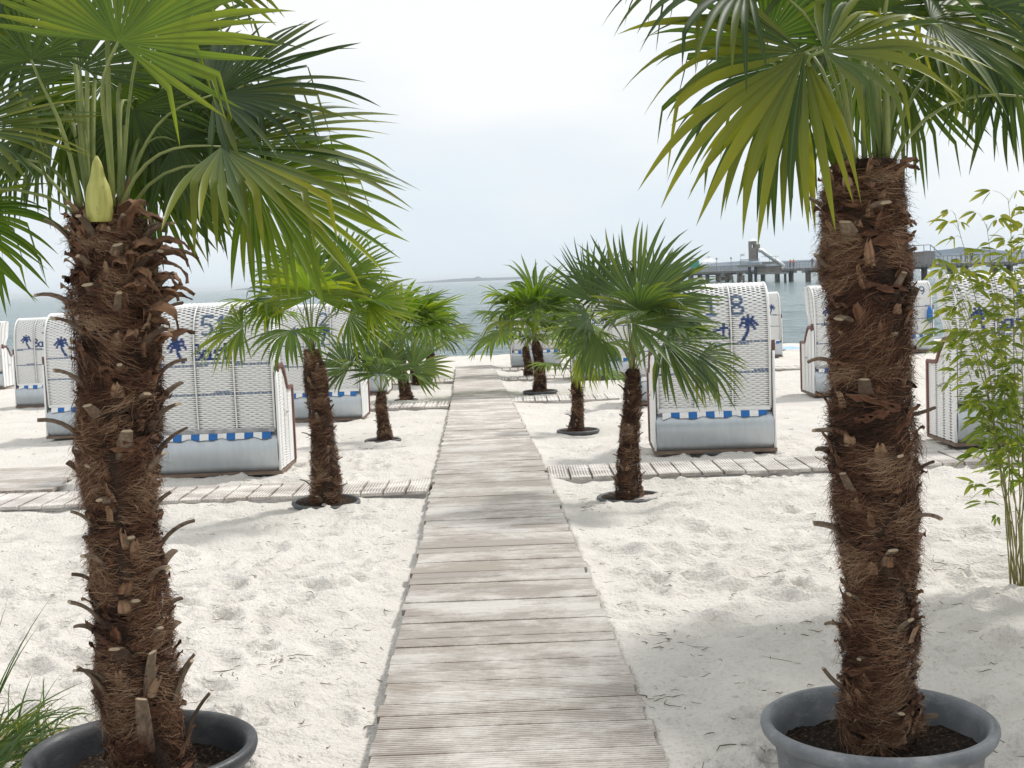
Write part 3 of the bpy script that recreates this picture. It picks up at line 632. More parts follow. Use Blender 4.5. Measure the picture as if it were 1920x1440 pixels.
def rim_ring(g, R, label, tiltx=0, zo=.01, r=.022):
    root = empty('sunken_pot', (g[0], g[1], g[2]+zo)); root.rotation_euler = (tiltx, tiltx*.6, 0); tag(root, label, 'plant pot', 'pots sunk in the sand')
    MB().lathe([(R-.03, -.30), (R-.03, -.02), (R-.028, .012), (R-.012, .02), (R, .014), (R+.004, -.004), (R-.008, -.02), (R-.02, -.03), (R-.024, -.30)], k=48).build('pot_wall', M_ring, root)
    rr = np.linspace(0.01, R-.032, 8); th = np.linspace(0, 2*math.pi, 32, endpoint=False); A_, B_ = np.meshgrid(th, rr)
    MB().grid(np.stack([B_*np.cos(A_), B_*np.sin(A_), +.006+.03*fbm(B_*np.cos(A_)*9, B_*np.sin(A_)*9, 3, 3)], -1), closed=True).build('soil', M_soil if R > 0 else M_sand, root)

P1F = [(588, 556, -.2, 88, 20, 35, .50, 230, .45, .5), (455, 614, -.1, 195, 0, 50, .40, 190, 1.3, .45), (565, 500, .1, 70, 0, 20, .30, 200, .2, .3),
       (640, 520, .0, 35, 0, 35, .42, 190, .3, .3), (690, 570, -.1, 5, 0, 50, .42, 190, .4, .5), (525, 560, .0, 185, 0, 50, .36, 190, .9, .2), (655, 590, .1, -25, 5, 40, .40, 190, .7, .3)]
R1F = [(1310, 668, -.05, -35, 0, 40, .40, 150, .9, .3), (1195, 572, -.15, 72, 5, 18, .55, 170, .10, .1), (1115, 566, -.1, 112, 5, 25, .42, 110, .15, .05), (1185, 605, -.25, 2, -5, 60, .58, 190, .55, .1),
       (1245, 640, -.1, -30, 0, 45, .52, 180, .8, .3), (1105, 595, -.1, 192, -5, 50, .33, 170, 1.4, .05), (1125, 632, .0, 235, 0, 40, .32, 170, 1.0, .1),
       (1230, 560, .25, 20, 10, 35, .48, 200, .4, .1), (1145, 545, .2, 140, 10, 30, .36, 180, .4, .1)]
SP = [
  ('fan palm rooted in a tilted black pot rim, nearest of the left row', 612, 950, 590, 655, 28, P1F, 31, 8, .40, 6500, 26),
  ('low young fan palm with a thin trunk, left of the boardwalk', 718, 828, 717, 735, 14, [(715, 700, -.15, 90, 15, 20, .42, 210, .15, .05), (775, 690, -.1, 30, 0, 25, .42, 190, .2, .3), (655, 690, 0, 150, 0, 25, .40, 190, .5, .1)], 32, 7, .42, 2500, 10),
  ('fan palm behind the low young one in the left row', 762, 752, 751, 655, 12, [], 33, 15, .50, 2500, 10),
  ('fourth fan palm from the front of the left row', 783, 722, 775, 650, 11, [], 34, 11, .50, 1600, 6),
  ('farthest fan palm of the left row, nearest the water', 805, 706, 805, 655, 10, [], 35, 11, .52, 1600, 6),
  ('fan palm with a broad upright fan before the chair numbered 118', 1182, 936, 1182, 692, 23, R1F, 41, 7, .44, 6500, 26),
  ('low bright green fan palm with long hanging leaves, right row', 1084, 810, 1078, 715, 14, [(1083, 650, -.1, 95, 0, 20, .30, 150, .5, .6), (1090, 665, -.2, -60, 0, 30, .36, 130, .8, .8)], 42, 6, .44, 2500, 12),
  ('fan palm with a pale shaggy trunk in a round rim, third of the right row', 1013, 738, 1006, 640, 12, [], 43, 15, .52, 3000, 10),
  ('fourth fan palm from the front of the right row', 990, 706, 987, 650, 9, [], 44, 11, .50, 1600, 6),
  ('farthest fan palm of the right row, by the end of the boardwalk', 968, 688, 968, 650, 8, [], 45, 11, .52, 1400, 6)]
ring = {0: (.27, 'tilted black pot rim around the nearest palm of the left row', .05), 1: (.21, 'flat dark pot rim around the low young palm on the left', 0), 2: (.2, 'pot rim around the palm behind the low young one on the left', 0),
        5: (.26, 'black pot rim around the palm before the chair numbered 118', 0), 6: (.25, 'dark pot rim around the low bright green palm', 0), 7: (.30, 'raised grey ring around the palm with the pale shaggy trunk', 0)}
for i, a in enumerate(SP):
    crown = [1.15, .95, 1.6, 1.4, 1.4, 1.1, .9, 1.75, 1.5, 1.4][i]
    root, g = small_palm(*a, crown=crown, nseg=28 if i in (0, 5) else 22, ml=M_leaf_b if i in (0, 2, 3, 6, 7) else M_leaf_g)
    if i in ring: rim_ring(g, ring[i][0], ring[i][1], ring[i][2], zo=.035 if i in (0, 7) else .012)
small_off = small_palm('fan palm just beyond the right edge, its dark leaves reaching into the upper corner', 2085, 1090, 2062, 165, 42,
    [], 51, 24, .62, 1500, 10, crown=1.40)
small_palm('fan palm unseen beyond the right edge, added to shade the sand by the pale rimmed pot', 2440, 1260, 2400, 130, 52,
    [], 52, 20, .58, 1500, 8, crown=1.35)  # out of view, added to throw shade on the near sand

# ------------------------------------------------------------------ hooded beach chairs
def seg_d(px, pz, S):
    d = np.full(px.shape, 9.)
    for (ax, az, bx, bz) in S:
        vx, vz = bx-ax, bz-az; l = vx*vx+vz*vz+1e-12; t = np.clip(((px-ax)*vx+(pz-az)*vz)/l, 0, 1); d = np.minimum(d, np.hypot(px-ax-t*vx, pz-az-t*vz))
    return d
def poly(pts): return [(a[0], a[1], b[0], b[1]) for a, b in zip(pts[:-1], pts[1:])]
def arc(cx, cy, rx, ry, a0, a1, n=10): return [(cx+rx*math.cos(math.radians(a)), cy+ry*math.sin(math.radians(a))) for a in np.linspace(a0, a1, n)]
GL = {  # strokes in a 1 high box
 '1': [[(.12, .78), (.3, 1), (.3, 0)], [(.08, 0), (.5, 0)], ],
 '8': [[(.3, .5), (.07, .68), (.07, .88), (.22, 1), (.40, 1), (.55, .88), (.55, .68), (.3, .5), (.04, .32), (.04, .12), (.2, 0), (.42, 0), (.58, .12), (.58, .32), (.3, .5)]],
 '5': [[(.55, 1), (.12, 1), (.1, .58)], arc(.28, .3, .26, .3, 120, -130, 12)],
 '3': [arc(.26, .75, .24, .25, 150, -80, 10), arc(.26, .26, .28, .27, 80, -150, 10)],
 '2': [arc(.28, .73, .24, .26, 165, -30, 10)+[(.05, 0), (.58, 0)]],
 '9': [arc(.3, .7, .25, .28, 0, 360, 14), [(.55, .7), (.5, .3), (.3, 0)]],
 'B': [[(.1, 0), (.14, 1)], arc(.14, .76, .3, .22, 90, -90, 8), arc(.14, .27, .38, .27, 90, -90, 8)],
 'a': [arc(.25, .28, .22, .27, 30, 330, 10), [(.47, .55), (.47, .1), (.6, 0)]],
 's': [[(.42, .52), (.2, .55), (.1, .42), (.38, .22), (.34, .05), (.05, .02)]],
 't': [[(.22, .85), (.18, .1), (.36, 0)], [(.02, .58), (.42, .62)]],
 'i': [[(.14, .52), (.12, .08), (.24, 0)], [(.17, .78), (.18, .82)]],
 'P': [[(.46, .68), (.52, .4), (.66, .16), (.74, 0)], [(.5, .40), (.64, .16), (.80, 0)], [(.46, .68), (.22, .74), (.05, .60)], [(.46, .68), (.25, .92)], [(.46, .68), (.5, 1)], [(.46, .68), (.72, .9), (.82, .8)], [(.46, .68), (.78, .70), (.92, .55)], [(.46, .68), (.66, .5)], [(.46, .68), (.26, .56), (.18, .42)]]}
def strokes(ch, x, z, h, flip=False, xs_=1.0):
    out = []
    for s_ in GL[ch]: out += [((x+(1-a if flip else a)*h*xs_), z+b_*h, (x+(1-c if flip else c)*h*xs_), z+d_*h) for a, b_, c, d_ in poly(s_)]
    return out
prof = np.array([(.045, .42), (.03, .62), (.02, .85), (.02, 1.1), (.035, 1.28), (.07, 1.42), (.14, 1.535), (.25, 1.60), (.40, 1.625), (.54, 1.60), (.60, 1.57)])
pl_ = np.concatenate([[0], np.cumsum(np.hypot(*np.diff(prof, axis=0).T))])
# smooth the profile
vv = np.linspace(0, pl_[-1], 60); py_ = np.interp(vv, pl_, prof[:, 0]); pz_ = np.interp(vv, pl_, prof[:, 1])
for _ in range(12): py_[1:-1] = (py_[:-2]+2*py_[1:-1]+py_[2:])/4; pz_[1:-1] = (pz_[:-2]+2*pz_[1:-1]+pz_[2:])/4
def hood(v): return np.interp(v, vv, py_), np.interp(v, vv, pz_)
LEN = pl_[-1]
def weave(mb, fn, u0, u1, v0, v1, pitch, du, thin, paint=None, amp=.0045, wl=.07, hfrac=.90):
    """woven rows: fn(u, v, off) -> xyz ; thin(u) gives how far rows shrink near stakes"""
    nr = int((v1-v0)/pitch); nu = int((u1-u0)/du)+1; u = np.linspace(u0, u1, nu)
    rows = np.arange(nr); vc = v0+(rows+.5)*pitch
    U, V = np.meshgrid(u, vc); hh = pitch*.5*hfrac*(1-thin(U)); wv = amp*np.sin(2*math.pi*U/wl+rows[:, None]*math.pi)
    V0 = V-hh; V1 = V+hh
    G_ = np.stack([fn(U, V0, wv-.002), fn(U, V, wv+.003), fn(U, V1, wv-.002)], 2)
    C = np.zeros((nr, nu, 3, 4)); C[..., 3] = 1
    if paint is not None:
        r_, g_ = paint(U, V); C[..., 0] = r_[..., None]; C[..., 1] = g_[..., None]
    mb.grid(G_, C)
def chair(label, px, py, num='', numx=(), palms=(-.33, .3), text=True, rot=0., sc_=1., fine=1., seed=0, xoff=0., valance=True, lift=0.):
    rg = np.random.default_rng(seed+100); g = ground_at(px, py)
    root = empty('hooded_beach_chair', (g[0], g[1], g[2]+.01+lift), rot); root.scale = (sc_,)*3
    tag(root, label, 'beach chair', 'hooded wicker beach chairs on the sand')
    W = .54
    def back(U, V, off):
        y, z = hood(V); y2, z2 = hood(V+.01); ty, tz = y2-y, z2-z; l = np.hypot(ty, tz)+1e-9; ny, nz = -tz/l, ty/l
        return np.stack([U+0*V, y+ny*off, z+nz*off], -1)
    st = []
    for ch, x in zip(num, numx): st += strokes(ch, x, 1.33, .165, xs_=1.25)
    st2 = []
    if text:
        x = -.20
        for ch, wd in zip('Basti', (.095, .10, .08, .075, .04)): st2 += strokes(ch, x, 1.10, .16 if ch != 'B' else .145, xs_=1.0 if ch != 'B' else 1.15); x += wd
    for k_, x in enumerate(palms): st2 += strokes('P', x-.09, 1.085, .23, flip=k_ == 1, xs_=.82)
    def paint(U, V):
        y, z = hood(V); r_ = np.zeros(U.shape); g_ = np.zeros(U.shape)
        if st: g_ = np.clip((.0145-seg_d(U, z, st))/.006+.5, 0, 1)
        if st2: r_ = np.clip((.0135-seg_d(U, z, st2))/.006+.5, 0, 1)
        wob = .006*np.sin(U*9+seed)
        for zb in (1.055, .775): g_ = np.maximum(g_, (np.abs(z-zb-wob) < .0125).astype(float)*(.9-.35*(np.sin(U*2*math.pi/.035+V*90) > .2)))
        return r_, g_
    def thin(U):
        d = np.minimum(np.minimum(np.abs(U-.18), np.abs(U+.18)), W-np.abs(U)); return .62*np.exp(-(d/.030)**2)
    mb = MB(); weave(mb, back, -W, W, .012, LEN-.01, .0195, .010/fine, thin, paint, amp=.007, wl=.088); mb.build('hood_back', M_wick, root)
    # vertical seams + rim
    mb = MB(); v = np.linspace(0, LEN, 40); yy, zz = hood(v)
    for x, r_ in ((-.18, .008), (.18, .008), (-W, .014), (W, .014)): mb.tube(np.stack([np.full(40, x), yy-.004, zz], -1), r_, k=6)
    mb.tube([(-W, yy[-1], zz[-1]), (W, yy[-1], zz[-1])], .016, k=6); mb.build('hood_rim', M_seam, root)
    # hood liner, coloured dark as shade behind the weave gaps; hood sides
    def off(v, o):
        y, z = hood(v); y2, z2 = hood(v+.01); ty, tz = y2-y, z2-z; l = np.hypot(ty, tz)+1e-9; return y-tz/l*o, z+ty/l*o
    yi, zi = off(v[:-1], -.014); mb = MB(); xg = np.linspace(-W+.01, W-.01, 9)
    mb.grid(np.stack([np.broadcast_to(xg, (39, 9)), np.broadcast_to(yi[:, None], (39, 9)), np.broadcast_to(zi[:, None], (39, 9))], -1)); mb.build('lining', M_gap_shade, root)
    fz = np.array([.42, .95, 1.12, 1.20, 1.57, 1.63]); fy = np.array([.10, .34, .36, .50, .61, .60])
    for s_ in (-1, 1):
        def sidef(U, V, o, s_=s_):      # U 0..1 back to front, V height
            m_ = np.interp(V, pz_[:48], py_[:48]); f_ = np.interp(V, fz, fy); f_ = np.maximum(f_, m_+.02)
            return np.stack([s_*(W+.004+o)+0*U, m_+(f_-m_)*U, V+0*U], -1)
        mb = MB(); weave(mb, sidef, 0, 1, .43, 1.615, .019, .06, lambda U: .55*np.exp(-((U-.12)/.09)**2)+.5*np.exp(-((U-.6)/.08)**2), amp=.002, wl=.2); mb.build('hood_side', M_wick, root)
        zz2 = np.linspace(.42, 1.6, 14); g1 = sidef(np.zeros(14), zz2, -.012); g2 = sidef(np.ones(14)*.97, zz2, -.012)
        MB().grid(np.stack([g1, g2], 1)).build('lining', M_gap_shade, root)  # dark backing, painted shade for the gaps of the hood side
        # rolled edge along the front of the hood side
        MB().tube(sidef(np.ones(14), zz2, 0), .012, k=6).build('hood_rim', M_seam, root)
        # lower side panel
        tz = lambda U: np.interp(U, [0, .22, .30, .42, .52, .80], [.97, .99, .97, .86, .76, .75])
        def pan(U, V, o, s_=s_): return np.stack([s_*(.578+o)+0*U, U, .04+(tz(U)-.04)*V], -1)
        mb = MB(); weave(mb, pan, 0.005, .80, 0, 1, .0285, .02, lambda U: .50*np.exp(-((U-.14)/.032)**4)+.50*np.exp(-((U-.34)/.032)**4)+.5*np.exp(-((U-.56)/.032)**4), amp=.002, wl=.12, hfrac=1.0)
        def pan2(U, V, o, s_=s_): return pan(U, V, o)
        for a_, b_ in ((.0, .10), (.18, .30), (.38, .52), (.60, .80)):
            uu, v2 = np.meshgrid(np.linspace(a_, b_, 6), np.linspace(0, 1, 12)); mb.grid(pan(uu, v2, -.004)); mb.grid(pan(uu, v2, -.022))
        mb.tube(pan(np.full(6, .004), np.linspace(0, 1, 6), -.006), .013, k=6); mb.build('side_panel', M_wick, root)
        mb = MB(); uu, v2 = np.meshgrid(np.linspace(.0, .80, 12), np.linspace(0, .99, 4)); mb.grid(pan(uu, v2, -.026)); mb.build('panel_gap_shade', M_gap_shade, root)  # dark sheet standing in for shade behind the panel slots
        mb = MB(); uu = np.array([.80, .80, .62, .50, .44, .36, .28, .20, .06]); zz3 = np.array([.04, .77, .77, .785, .87, .96, 1.005, 1.02, 1.0]); 
        for a_ in range(8):
            mb.bar((s_*.578, uu[a_], zz3[a_]), (s_*.578, uu[a_+1], zz3[a_+1]), .018, r2=.020, up=(1, 0, 0))
        mb.bar((s_*.578, .06, .96), (s_*.578, .05, 1.07), .014, r2=.016, up=(1, 0, 0)); mb.build('armrest_frame', M_maroon, root, smooth=False)
        # handle
        MB().bar((s_*.597, .36, .55), (s_*.597, .46, .55), .006).build('handle', M_rail, root)
    # bottom rail, valance, metal sheet, base
    MB().box((-W+.005, .02, .405), (W-.005, .055, .440)).build('bottom_rail', M_rail if seed % 2 else M_seam, root, smooth=False)
    if valance:
        mb = MB(); n = 60; x = np.linspace(-.50, .50, n+1); wv = .006*np.sin(x*22+seed)+.004*np.sin(x*41)
        for k_ in range(n):
            mi = int((k_)//5) % 2; e = [x[k_], x[k_+1]]; w2 = [wv[k_], wv[k_+1]]; dp = -.008 if (k_//20) != ((k_-1)//20) else 0
            g1 = np.array([[(e[0], .015+w2[0], .405), (e[0], .0+w2[0], .375), (e[0], -.002+w2[0]*1.6, .350+w2[0])], [(e[1], .015+w2[1], .405), (e[1], .0+w2[1], .375), (e[1], -.002+w2[1]*1.6, .350+w2[1])]])
            mb.grid(g1, mi=mi)
        mb.build('awning_edge', [M_white, M_blue], root)
    pr = np.array([(.02, .038), (-.004, .10), (-.022, .20), (-.026, .26), (-.014, .315), (.022, .362), (.07, .392), (.14, .40)])
    gg = np.stack([np.stack([np.full(8, x), pr[:, 0], pr[:, 1]], -1) for x in np.linspace(-.560, .560, 12)]); gb = gg[:, ::-1]+[0, .004, 0]
    MB().grid(np.concatenate([gg, gb], 1), closed=True).build('metal_back', M_metal, root)
    mb = MB(); mb.box((-.59, .0, .004), (.59, .045, .036)); mb.box((-.59, .78, .004), (.59, .83, .036))
    for s_ in (-1, 1): mb.box((s_*.565-.022, .047, .004), (s_*.565+.022, .778, .034))
    mb.box((-.50, .20, .0), (.50, .26, .022)); mb.box((-.50, .55, .0), (.50, .61, .022)); mb.build('base_frame', M_wood_dark, root, smooth=False)
    MB().tube([(.40*math.cos(a), .40+.40*math.sin(a), .0) for a in np.linspace(0, 2*math.pi, 40)], .018, k=6, cap=False).build('turntable_ring', M_ring, root)
    mb = MB(); mb.box((-.53, .16, .12), (.53, .78, .40)); mb.build('seat_box', M_seam, root, smooth=False)
    mb = MB()
    for k_ in range(12):
        x0 = -.50+k_*1.0/12; mb.box((x0+.0005, .12, .402), (x0+1.0/12-.0005, .74, .50), mi=k_ % 2); mb.box((x0+.0005, .10, .502), (x0+1.0/12-.0005, .17, 1.15), mi=k_ % 2)
    mb.build('cushion', [M_white, M_blue], root, smooth=False)
    return root
chair('chair numbered 51 with a blue palm logo, right of the big left palm trunk', 412, 896, '51', (-.12, .02), (-.34,), seed=1)
chair('chair mostly hidden by the big left palm trunk, in front of the one numbered 3', 172, 822, '', (), seed=2)
chair('beach chair numbered 3 at the left, behind the half hidden one', 90, 764, '3', (-.03,), seed=4)
chair('beach chair cut by the left edge of the photo, showing its white side panel', -36, 731, '', (), seed=3)
chair('beach chair numbered 2 behind the nearest palm of the left row', 603, 792, '2', (.02,), (-.32, .10), text=False, seed=6)
chair('beach chair half hidden behind the low young palm on the left', 668, 742, '', (), seed=8)
chair('chair numbered 118 with a blue palm logo, behind the broad upright fan palm', 1342, 852, '118', (-.34, -.06, .18), (-.33, .34), seed=10, rot=-.05)
chair('small far beach chair whose edge shows right of the chair numbered 118', 1424, 672, '', (), (-.33, .33), seed=12)
chair('beach chair half hidden behind the big right palm, its left side panel showing', 1600, 742, '', (), seed=13)
jc = chair('beach chair numbered 9 with a folded blue cloth, right of the big right palm', 1704, 662, '9', (.28,), (-.33,), seed=15, sc_=1.08)
chair('nearest beach chair at the right, its maroon armrest frame showing, behind the bamboo', 1907, 836, '3', (-.02,), (-.33, .3), seed=17)
chair('beach chair whose silver base shows behind the farthest palms of the right row', 1006, 690, '', (), seed=19, sc_=1.05)
chair('beach chair whose silver base shows behind the low bright green palm', 1130, 712, '', (), seed=20)
chair('beach chair hidden behind the one numbered 118, a striped cloth corner showing', 1268, 758, '', (), seed=21)
# folded umbrella hanging by chair 9, blue cloth on the sand
u = at(1743, 574, ground_at(1704, 662)[1]-.1); mb = MB(); mb.tube([u, u-[0, 0, .12], u-[0, 0, .32], u-[-.02, 0, .42]], [.03, .07, .08, .015], k=8)
o = mb.build('folded_sunshade', M_blue); tag(o, 'folded blue sunshade cloth hanging at the side of the chair numbered 9', 'sunshade')
g = ground_at(1488, 657); xg = np.linspace(-.35, .35, 12); X2, Y2 = np.meshgrid(xg, xg*.9)
o = MB().grid(np.stack([X2+g[0], Y2+g[1], g[2]+.05+.10*fbm(X2*5, Y2*5, 3, 2)+.05*np.exp(-(X2**2+Y2**2)*12)], -1)).build('towel', mat('light_blue_towel', (.35, .52, .72), .9)[0]); tag(o, 'light blue towel lying on the sand beside the big right palm', 'towel')

# ------------------------------------------------------------------ bamboo at the right edge
g = ground_at(1908, 1096); root = empty('bamboo_plant', tuple(g)); tag(root, 'tall leafy green bamboo growing from the sand at the right edge', 'bamboo')
rg = np.random.default_rng(5)
tips = [(1790, 400), (1890, 372), (1760, 470), (1800, 560), (1850, 420), (1925, 400), (1960, 440), (1990, 500), (1830, 620), (1790, 520), (1905, 520), (1950, 600), (1845, 760), (1875, 500), (2030, 560), (1780, 620)]
fol = MB()
def bleaf(p, d, ln, wd, rg):
    d = nrm(d); s_ = nrm(np.cross(d, rg.normal(0, 1, 3))); k = 6; q = np.linspace(0, 1, k)
    D = d+np.array((0, 0, -1.))*(q[:, None]*rg.uniform(.3, 1.1)); P = p+np.cumsum(nrm(D), 0)*ln/k; W = wd*np.sin(np.clip(q*.93+.05, 0, 1)*math.pi)**.8
    nn = nrm(np.cross(d, s_)); G_ = np.stack([P-s_*W[:, None], P+nn*(W*.3)[:, None], P+s_*W[:, None]], 1)
    C = np.zeros((k, 3, 4)); C[..., 0] = rg.random(); C[..., 1] = q[:, None]*.93; C[..., 2] = np.clip(rg.uniform(0, .8)**2+.55*np.clip((p[2]-1.1)/.9, 0, 1), 0, 1); C[:, 1, 3] = 1; fol.grid(G_, C)
for i, (tx, ty) in enumerate(tips):
    y = g[1]+rg.uniform(-.25, .25); b0 = np.array((rg.normal(0, .03), rg.normal(0, .03), -.05)); e = at(tx, ty, y)-g
    q = np.linspace(0, 1, 14)[:, None]; mid = np.array((e[0]*.25, e[1]*.5, e[2]*.62)); P = (1-q)**2*b0+2*q*(1-q)*mid+q**2*e; P[1:-1] += rg.normal(0, .006, (12, 3))
    MB().tube(P, np.linspace(.0045, .0012, 14), k=5).build('culm', M_culm, root)
    for j in range(19 if i % 3 else 27):
        t = rg.uniform(.22, 1.0)**.8; x = t*13; k_ = min(int(x), 12); p = P[k_]+(P[k_+1]-P[k_])*(x-k_)
        az = rg.uniform(0, 6.28); L_ = rg.uniform(.04, .17)*(1.2-.5*t); tw = p+np.array((math.cos(az)*L_, math.sin(az)*L_, rg.uniform(.0, .09)))
        fol.tube([p, (p+tw)/2+[0, 0, .012], tw], [.0014, .001, .0006], k=3, C=(.6, 0, .4, 1))
        for m in range(rg.integers(3, 6)):
            a2 = az+rg.normal(0, .8); bleaf(tw, np.array((math.cos(a2), math.sin(a2), rg.uniform(-.5, .5))), rg.uniform(.06, .14), rg.uniform(.007, .013), rg)
fol.build('foliage', M_bam, root)

# ------------------------------------------------------------------ grass tuft lower left
g = ground_at(10, 1432); root = empty('grass_tuft', tuple(g)); tag(root, 'tuft of long green and straw coloured grass at the lower left corner', 'grass tuft')
gb = MB(); ys_ = MB(); rg = np.random.default_rng(9)
def gblade(mb, p, az, ln, wd, el, dr, age):
    k = 9; q = np.linspace(0, 1, k); D = np.array((math.cos(az)*math.cos(el), math.sin(az)*math.cos(el)*.6, math.sin(el)))+q[:, None]*np.array((0, 0, -dr)); P = p+np.cumsum(nrm(D), 0)*ln/k
    s_ = nrm(np.cross(nrm(D), rg.normal(0, 1, 3)+[0, -1, .5])); W = wd*np.clip(1-q**2.2, .03, 1)[:, None]; nn = nrm(np.cross(nrm(D), s_))
    C = np.zeros((k, 3, 4)); C[..., 0] = rg.random(); C[..., 1] = q[:, None]*.95; C[..., 2] = age; C[:, 1, 3] = 1; mb.grid(np.stack([P-s_*W, P-nn*W*.4, P+s_*W], 1), C)
for i in range(85):
    p = np.array((rg.normal(-.08, .10), rg.normal(.05, .16), -.02)); gblade(gb, p, rg.uniform(-.9, 2.6), rg.uniform(.16, .40), rg.uniform(.003, .0075), rg.uniform(.5, 1.3), rg.uniform(.4, 1.3), rg.uniform(0, .35))
for tx, ty, l in ((130, 1150, .36), (160, 1290, .24), (95, 1205, .30), (150, 1330, .20), (60, 1165, .3), (70, 1225, .28)):
    e = at(tx, ty, g[1])-g; p = np.array((-.12, 0, .0)); d = e-p; gblade(gb, p, math.atan2(0, 1), np.linalg.norm(d)*1.08, .006 if ty > 1250 else .004, math.atan2(d[2], d[0])+.25, .5, .1)
for i in range(420):
    p = np.array((rg.normal(.0, .11), rg.normal(.05, .16), -.02)); gblade(ys_, p, rg.uniform(-.6, 3.), rg.uniform(.06, .20), rg.uniform(.0015, .0035), rg.uniform(.2, 1.3), rg.uniform(.5, 1.8), rg.uniform(.8, 1))
for i in range(38): gblade(gb, np.array((rg.normal(-.06, .08), rg.normal(.02, .1), -.02)), rg.uniform(-.7, 1.5), rg.uniform(.22, .38), rg.uniform(.008, .012), rg.uniform(.5, 1.1), rg.uniform(.5, 1.2), rg.uniform(0, .4))
gb.build('green_blades', M_grass, root); ys_.build('straw_blades', M_grass, root)

# ------------------------------------------------------------------ pier
def sea_at(px, y): d = ray(px, 500); x = d[0]/d[1]*y; return np.array((x, y, SEA))
PL = [np.array(p) for p in ((84., 158., 0), (70.5, 182., 0), (51.5, 236., 0), (46., 343., 0))]
DZ = SEA+2.4
pier = empty('pier', (70, 182, SEA)); tag(pier, 'long concrete pier on piles running out over the sea behind the chairs', 'pier')
def rel(p): return np.array(p)-np.array((70, 182, SEA))
deck = MB(); fas = MB(); rail = MB()
wid = 1.9
for a, b_ in zip(PL[:-1], PL[1:]):
    d = nrm(b_-a); nn = np.array((-d[1], d[0], 0)); 
    if nn[0] > 0: nn = -nn
    z0, z1 = (DZ-.15, DZ-.15) if a[1] < 180 else ((DZ-.15, DZ) if a[1] < 200 else (DZ, DZ))
    p = [a+nn*wid, b_+nn*wid, b_-nn*wid, a-nn*wid]
    def R_(q_, z): return rel((q_[0], q_[1], z))
    top = [R_(p[0], z0), R_(p[1], z1), R_(p[2], z1), R_(p[3], z0)]; bot = [t_-[0, 0, .45] for t_ in top]
    deck.add(top+bot, [(0, 1, 2, 3), (4, 7, 6, 5), (0, 4, 5, 1), (1, 5, 6, 2), (2, 6, 7, 3), (3, 7, 4, 0)])
    LL = np.linalg.norm(b_-a); m_ = int(LL/1.0)
    for k_ in range(m_+1):                                        # deck brackets and railing posts
        t_ = k_/m_; c_ = a+(b_-a)*t_; z = z0+(z1-z0)*t_
        for s_ in (1, -1):
            q_ = c_+nn*s_*(wid+.0); rail.bar(R_(q_, z), R_(q_, z+1.1), .03)
            if s_ == 1: deck.bar(R_(c_+nn*(wid+.12), z-.42), R_(c_+nn*(wid+.12), z-.02), .14, r2=.10)
    for s_ in (1, -1):
        for hh in (.15, .6, 1.1): rail.bar(R_(a+nn*s_*wid, z0+hh), R_(b_+nn*s_*wid, z1+hh), .014 if hh < 1 else .035)
        m2 = int(LL/.40)
        for k_ in range(m2):
            t_ = k_/m2; c_ = a+(b_-a)*t_+nn*s_*wid; z = z0+(z1-z0)*t_
            if s_ == 1: rail.bar(R_(c_, z+.15), R_(c_, z+1.1), .011)
deck.build('deck', M_conc, pier, smooth=False); rail.build('railing', M_steel, pier, smooth=False)
for a, b_ in zip(PL[:-1], PL[1:]):
    LL = np.linalg.norm(b_-a); m_ = max(1, int(LL/(8.5 if a[1] < 200 else 19))); d = nrm(b_-a); nn = np.array((-d[1], d[0], 0))
    for k_ in range(m_):
        c_ = a+(b_-a)*(k_+.5)/m_
        MB().bar(rel((*(c_+nn*2.3)[:2], DZ-.62)), rel((*(c_-nn*2.3)[:2], DZ-.62)), .45, r2=.20).build('cap_beam', M_conc, pier, smooth=False)
        for s_ in (-1.3, 1.3):
            q_ = c_+nn*s_; MB().tube([rel((q_[0], q_[1], SEA-1)), rel((q_[0], q_[1], DZ-.8))], .48, k=8).build('pile', M_pile, pier)
# end platform
plat = empty('pier_platform', tuple(sea_at(1340, 343))); tag(plat, 'low wide platform on dark piles at the far end of the pier', 'pier platform')
o0 = np.array(plat.location); xa = sea_at(1284, 343)[0]-o0[0]; xb = sea_at(1400, 343)[0]-o0[0]
mb = MB(); mb.box((xa, -3, 2.0), (xb, 5, 2.4)); mb.box((xa+3.5, -3.4, .95), (xb-5, -1.3, 1.2)); mb.build('deck', M_conc, plat, smooth=False)
rl = MB()
for k_ in range(17):
    x = xa+(xb-xa)*k_/16; rl.bar((x, -3, 2.4), (x, -3, 3.5), .03); rl.bar((x, 5, 2.4), (x, 5, 3.5), .03)
for zz in (2.9, 3.5): rl.bar((xa, -3, zz), (xb, -3, zz), .04); rl.bar((xa, 5, zz), (xb, 5, zz), .04)
rl.build('railing', M_steel, plat, smooth=False)
for x, r_ in ((xa+1.2, .7), (xa+3.5, .6), (xa+8.5, 1.0), (xa+10, .9), (xb-2, .6), (xb-4.5, .5)):
    MB().tube([(x, -2, -1), (x, -2, 2.02)], r_, k=10).build('pile', M_pile, plat)
    MB().box((x-1.3, -2.6, 1.55), (x+1.3, 1, 1.98)).build('cap_beam', M_conc, plat, smooth=False)
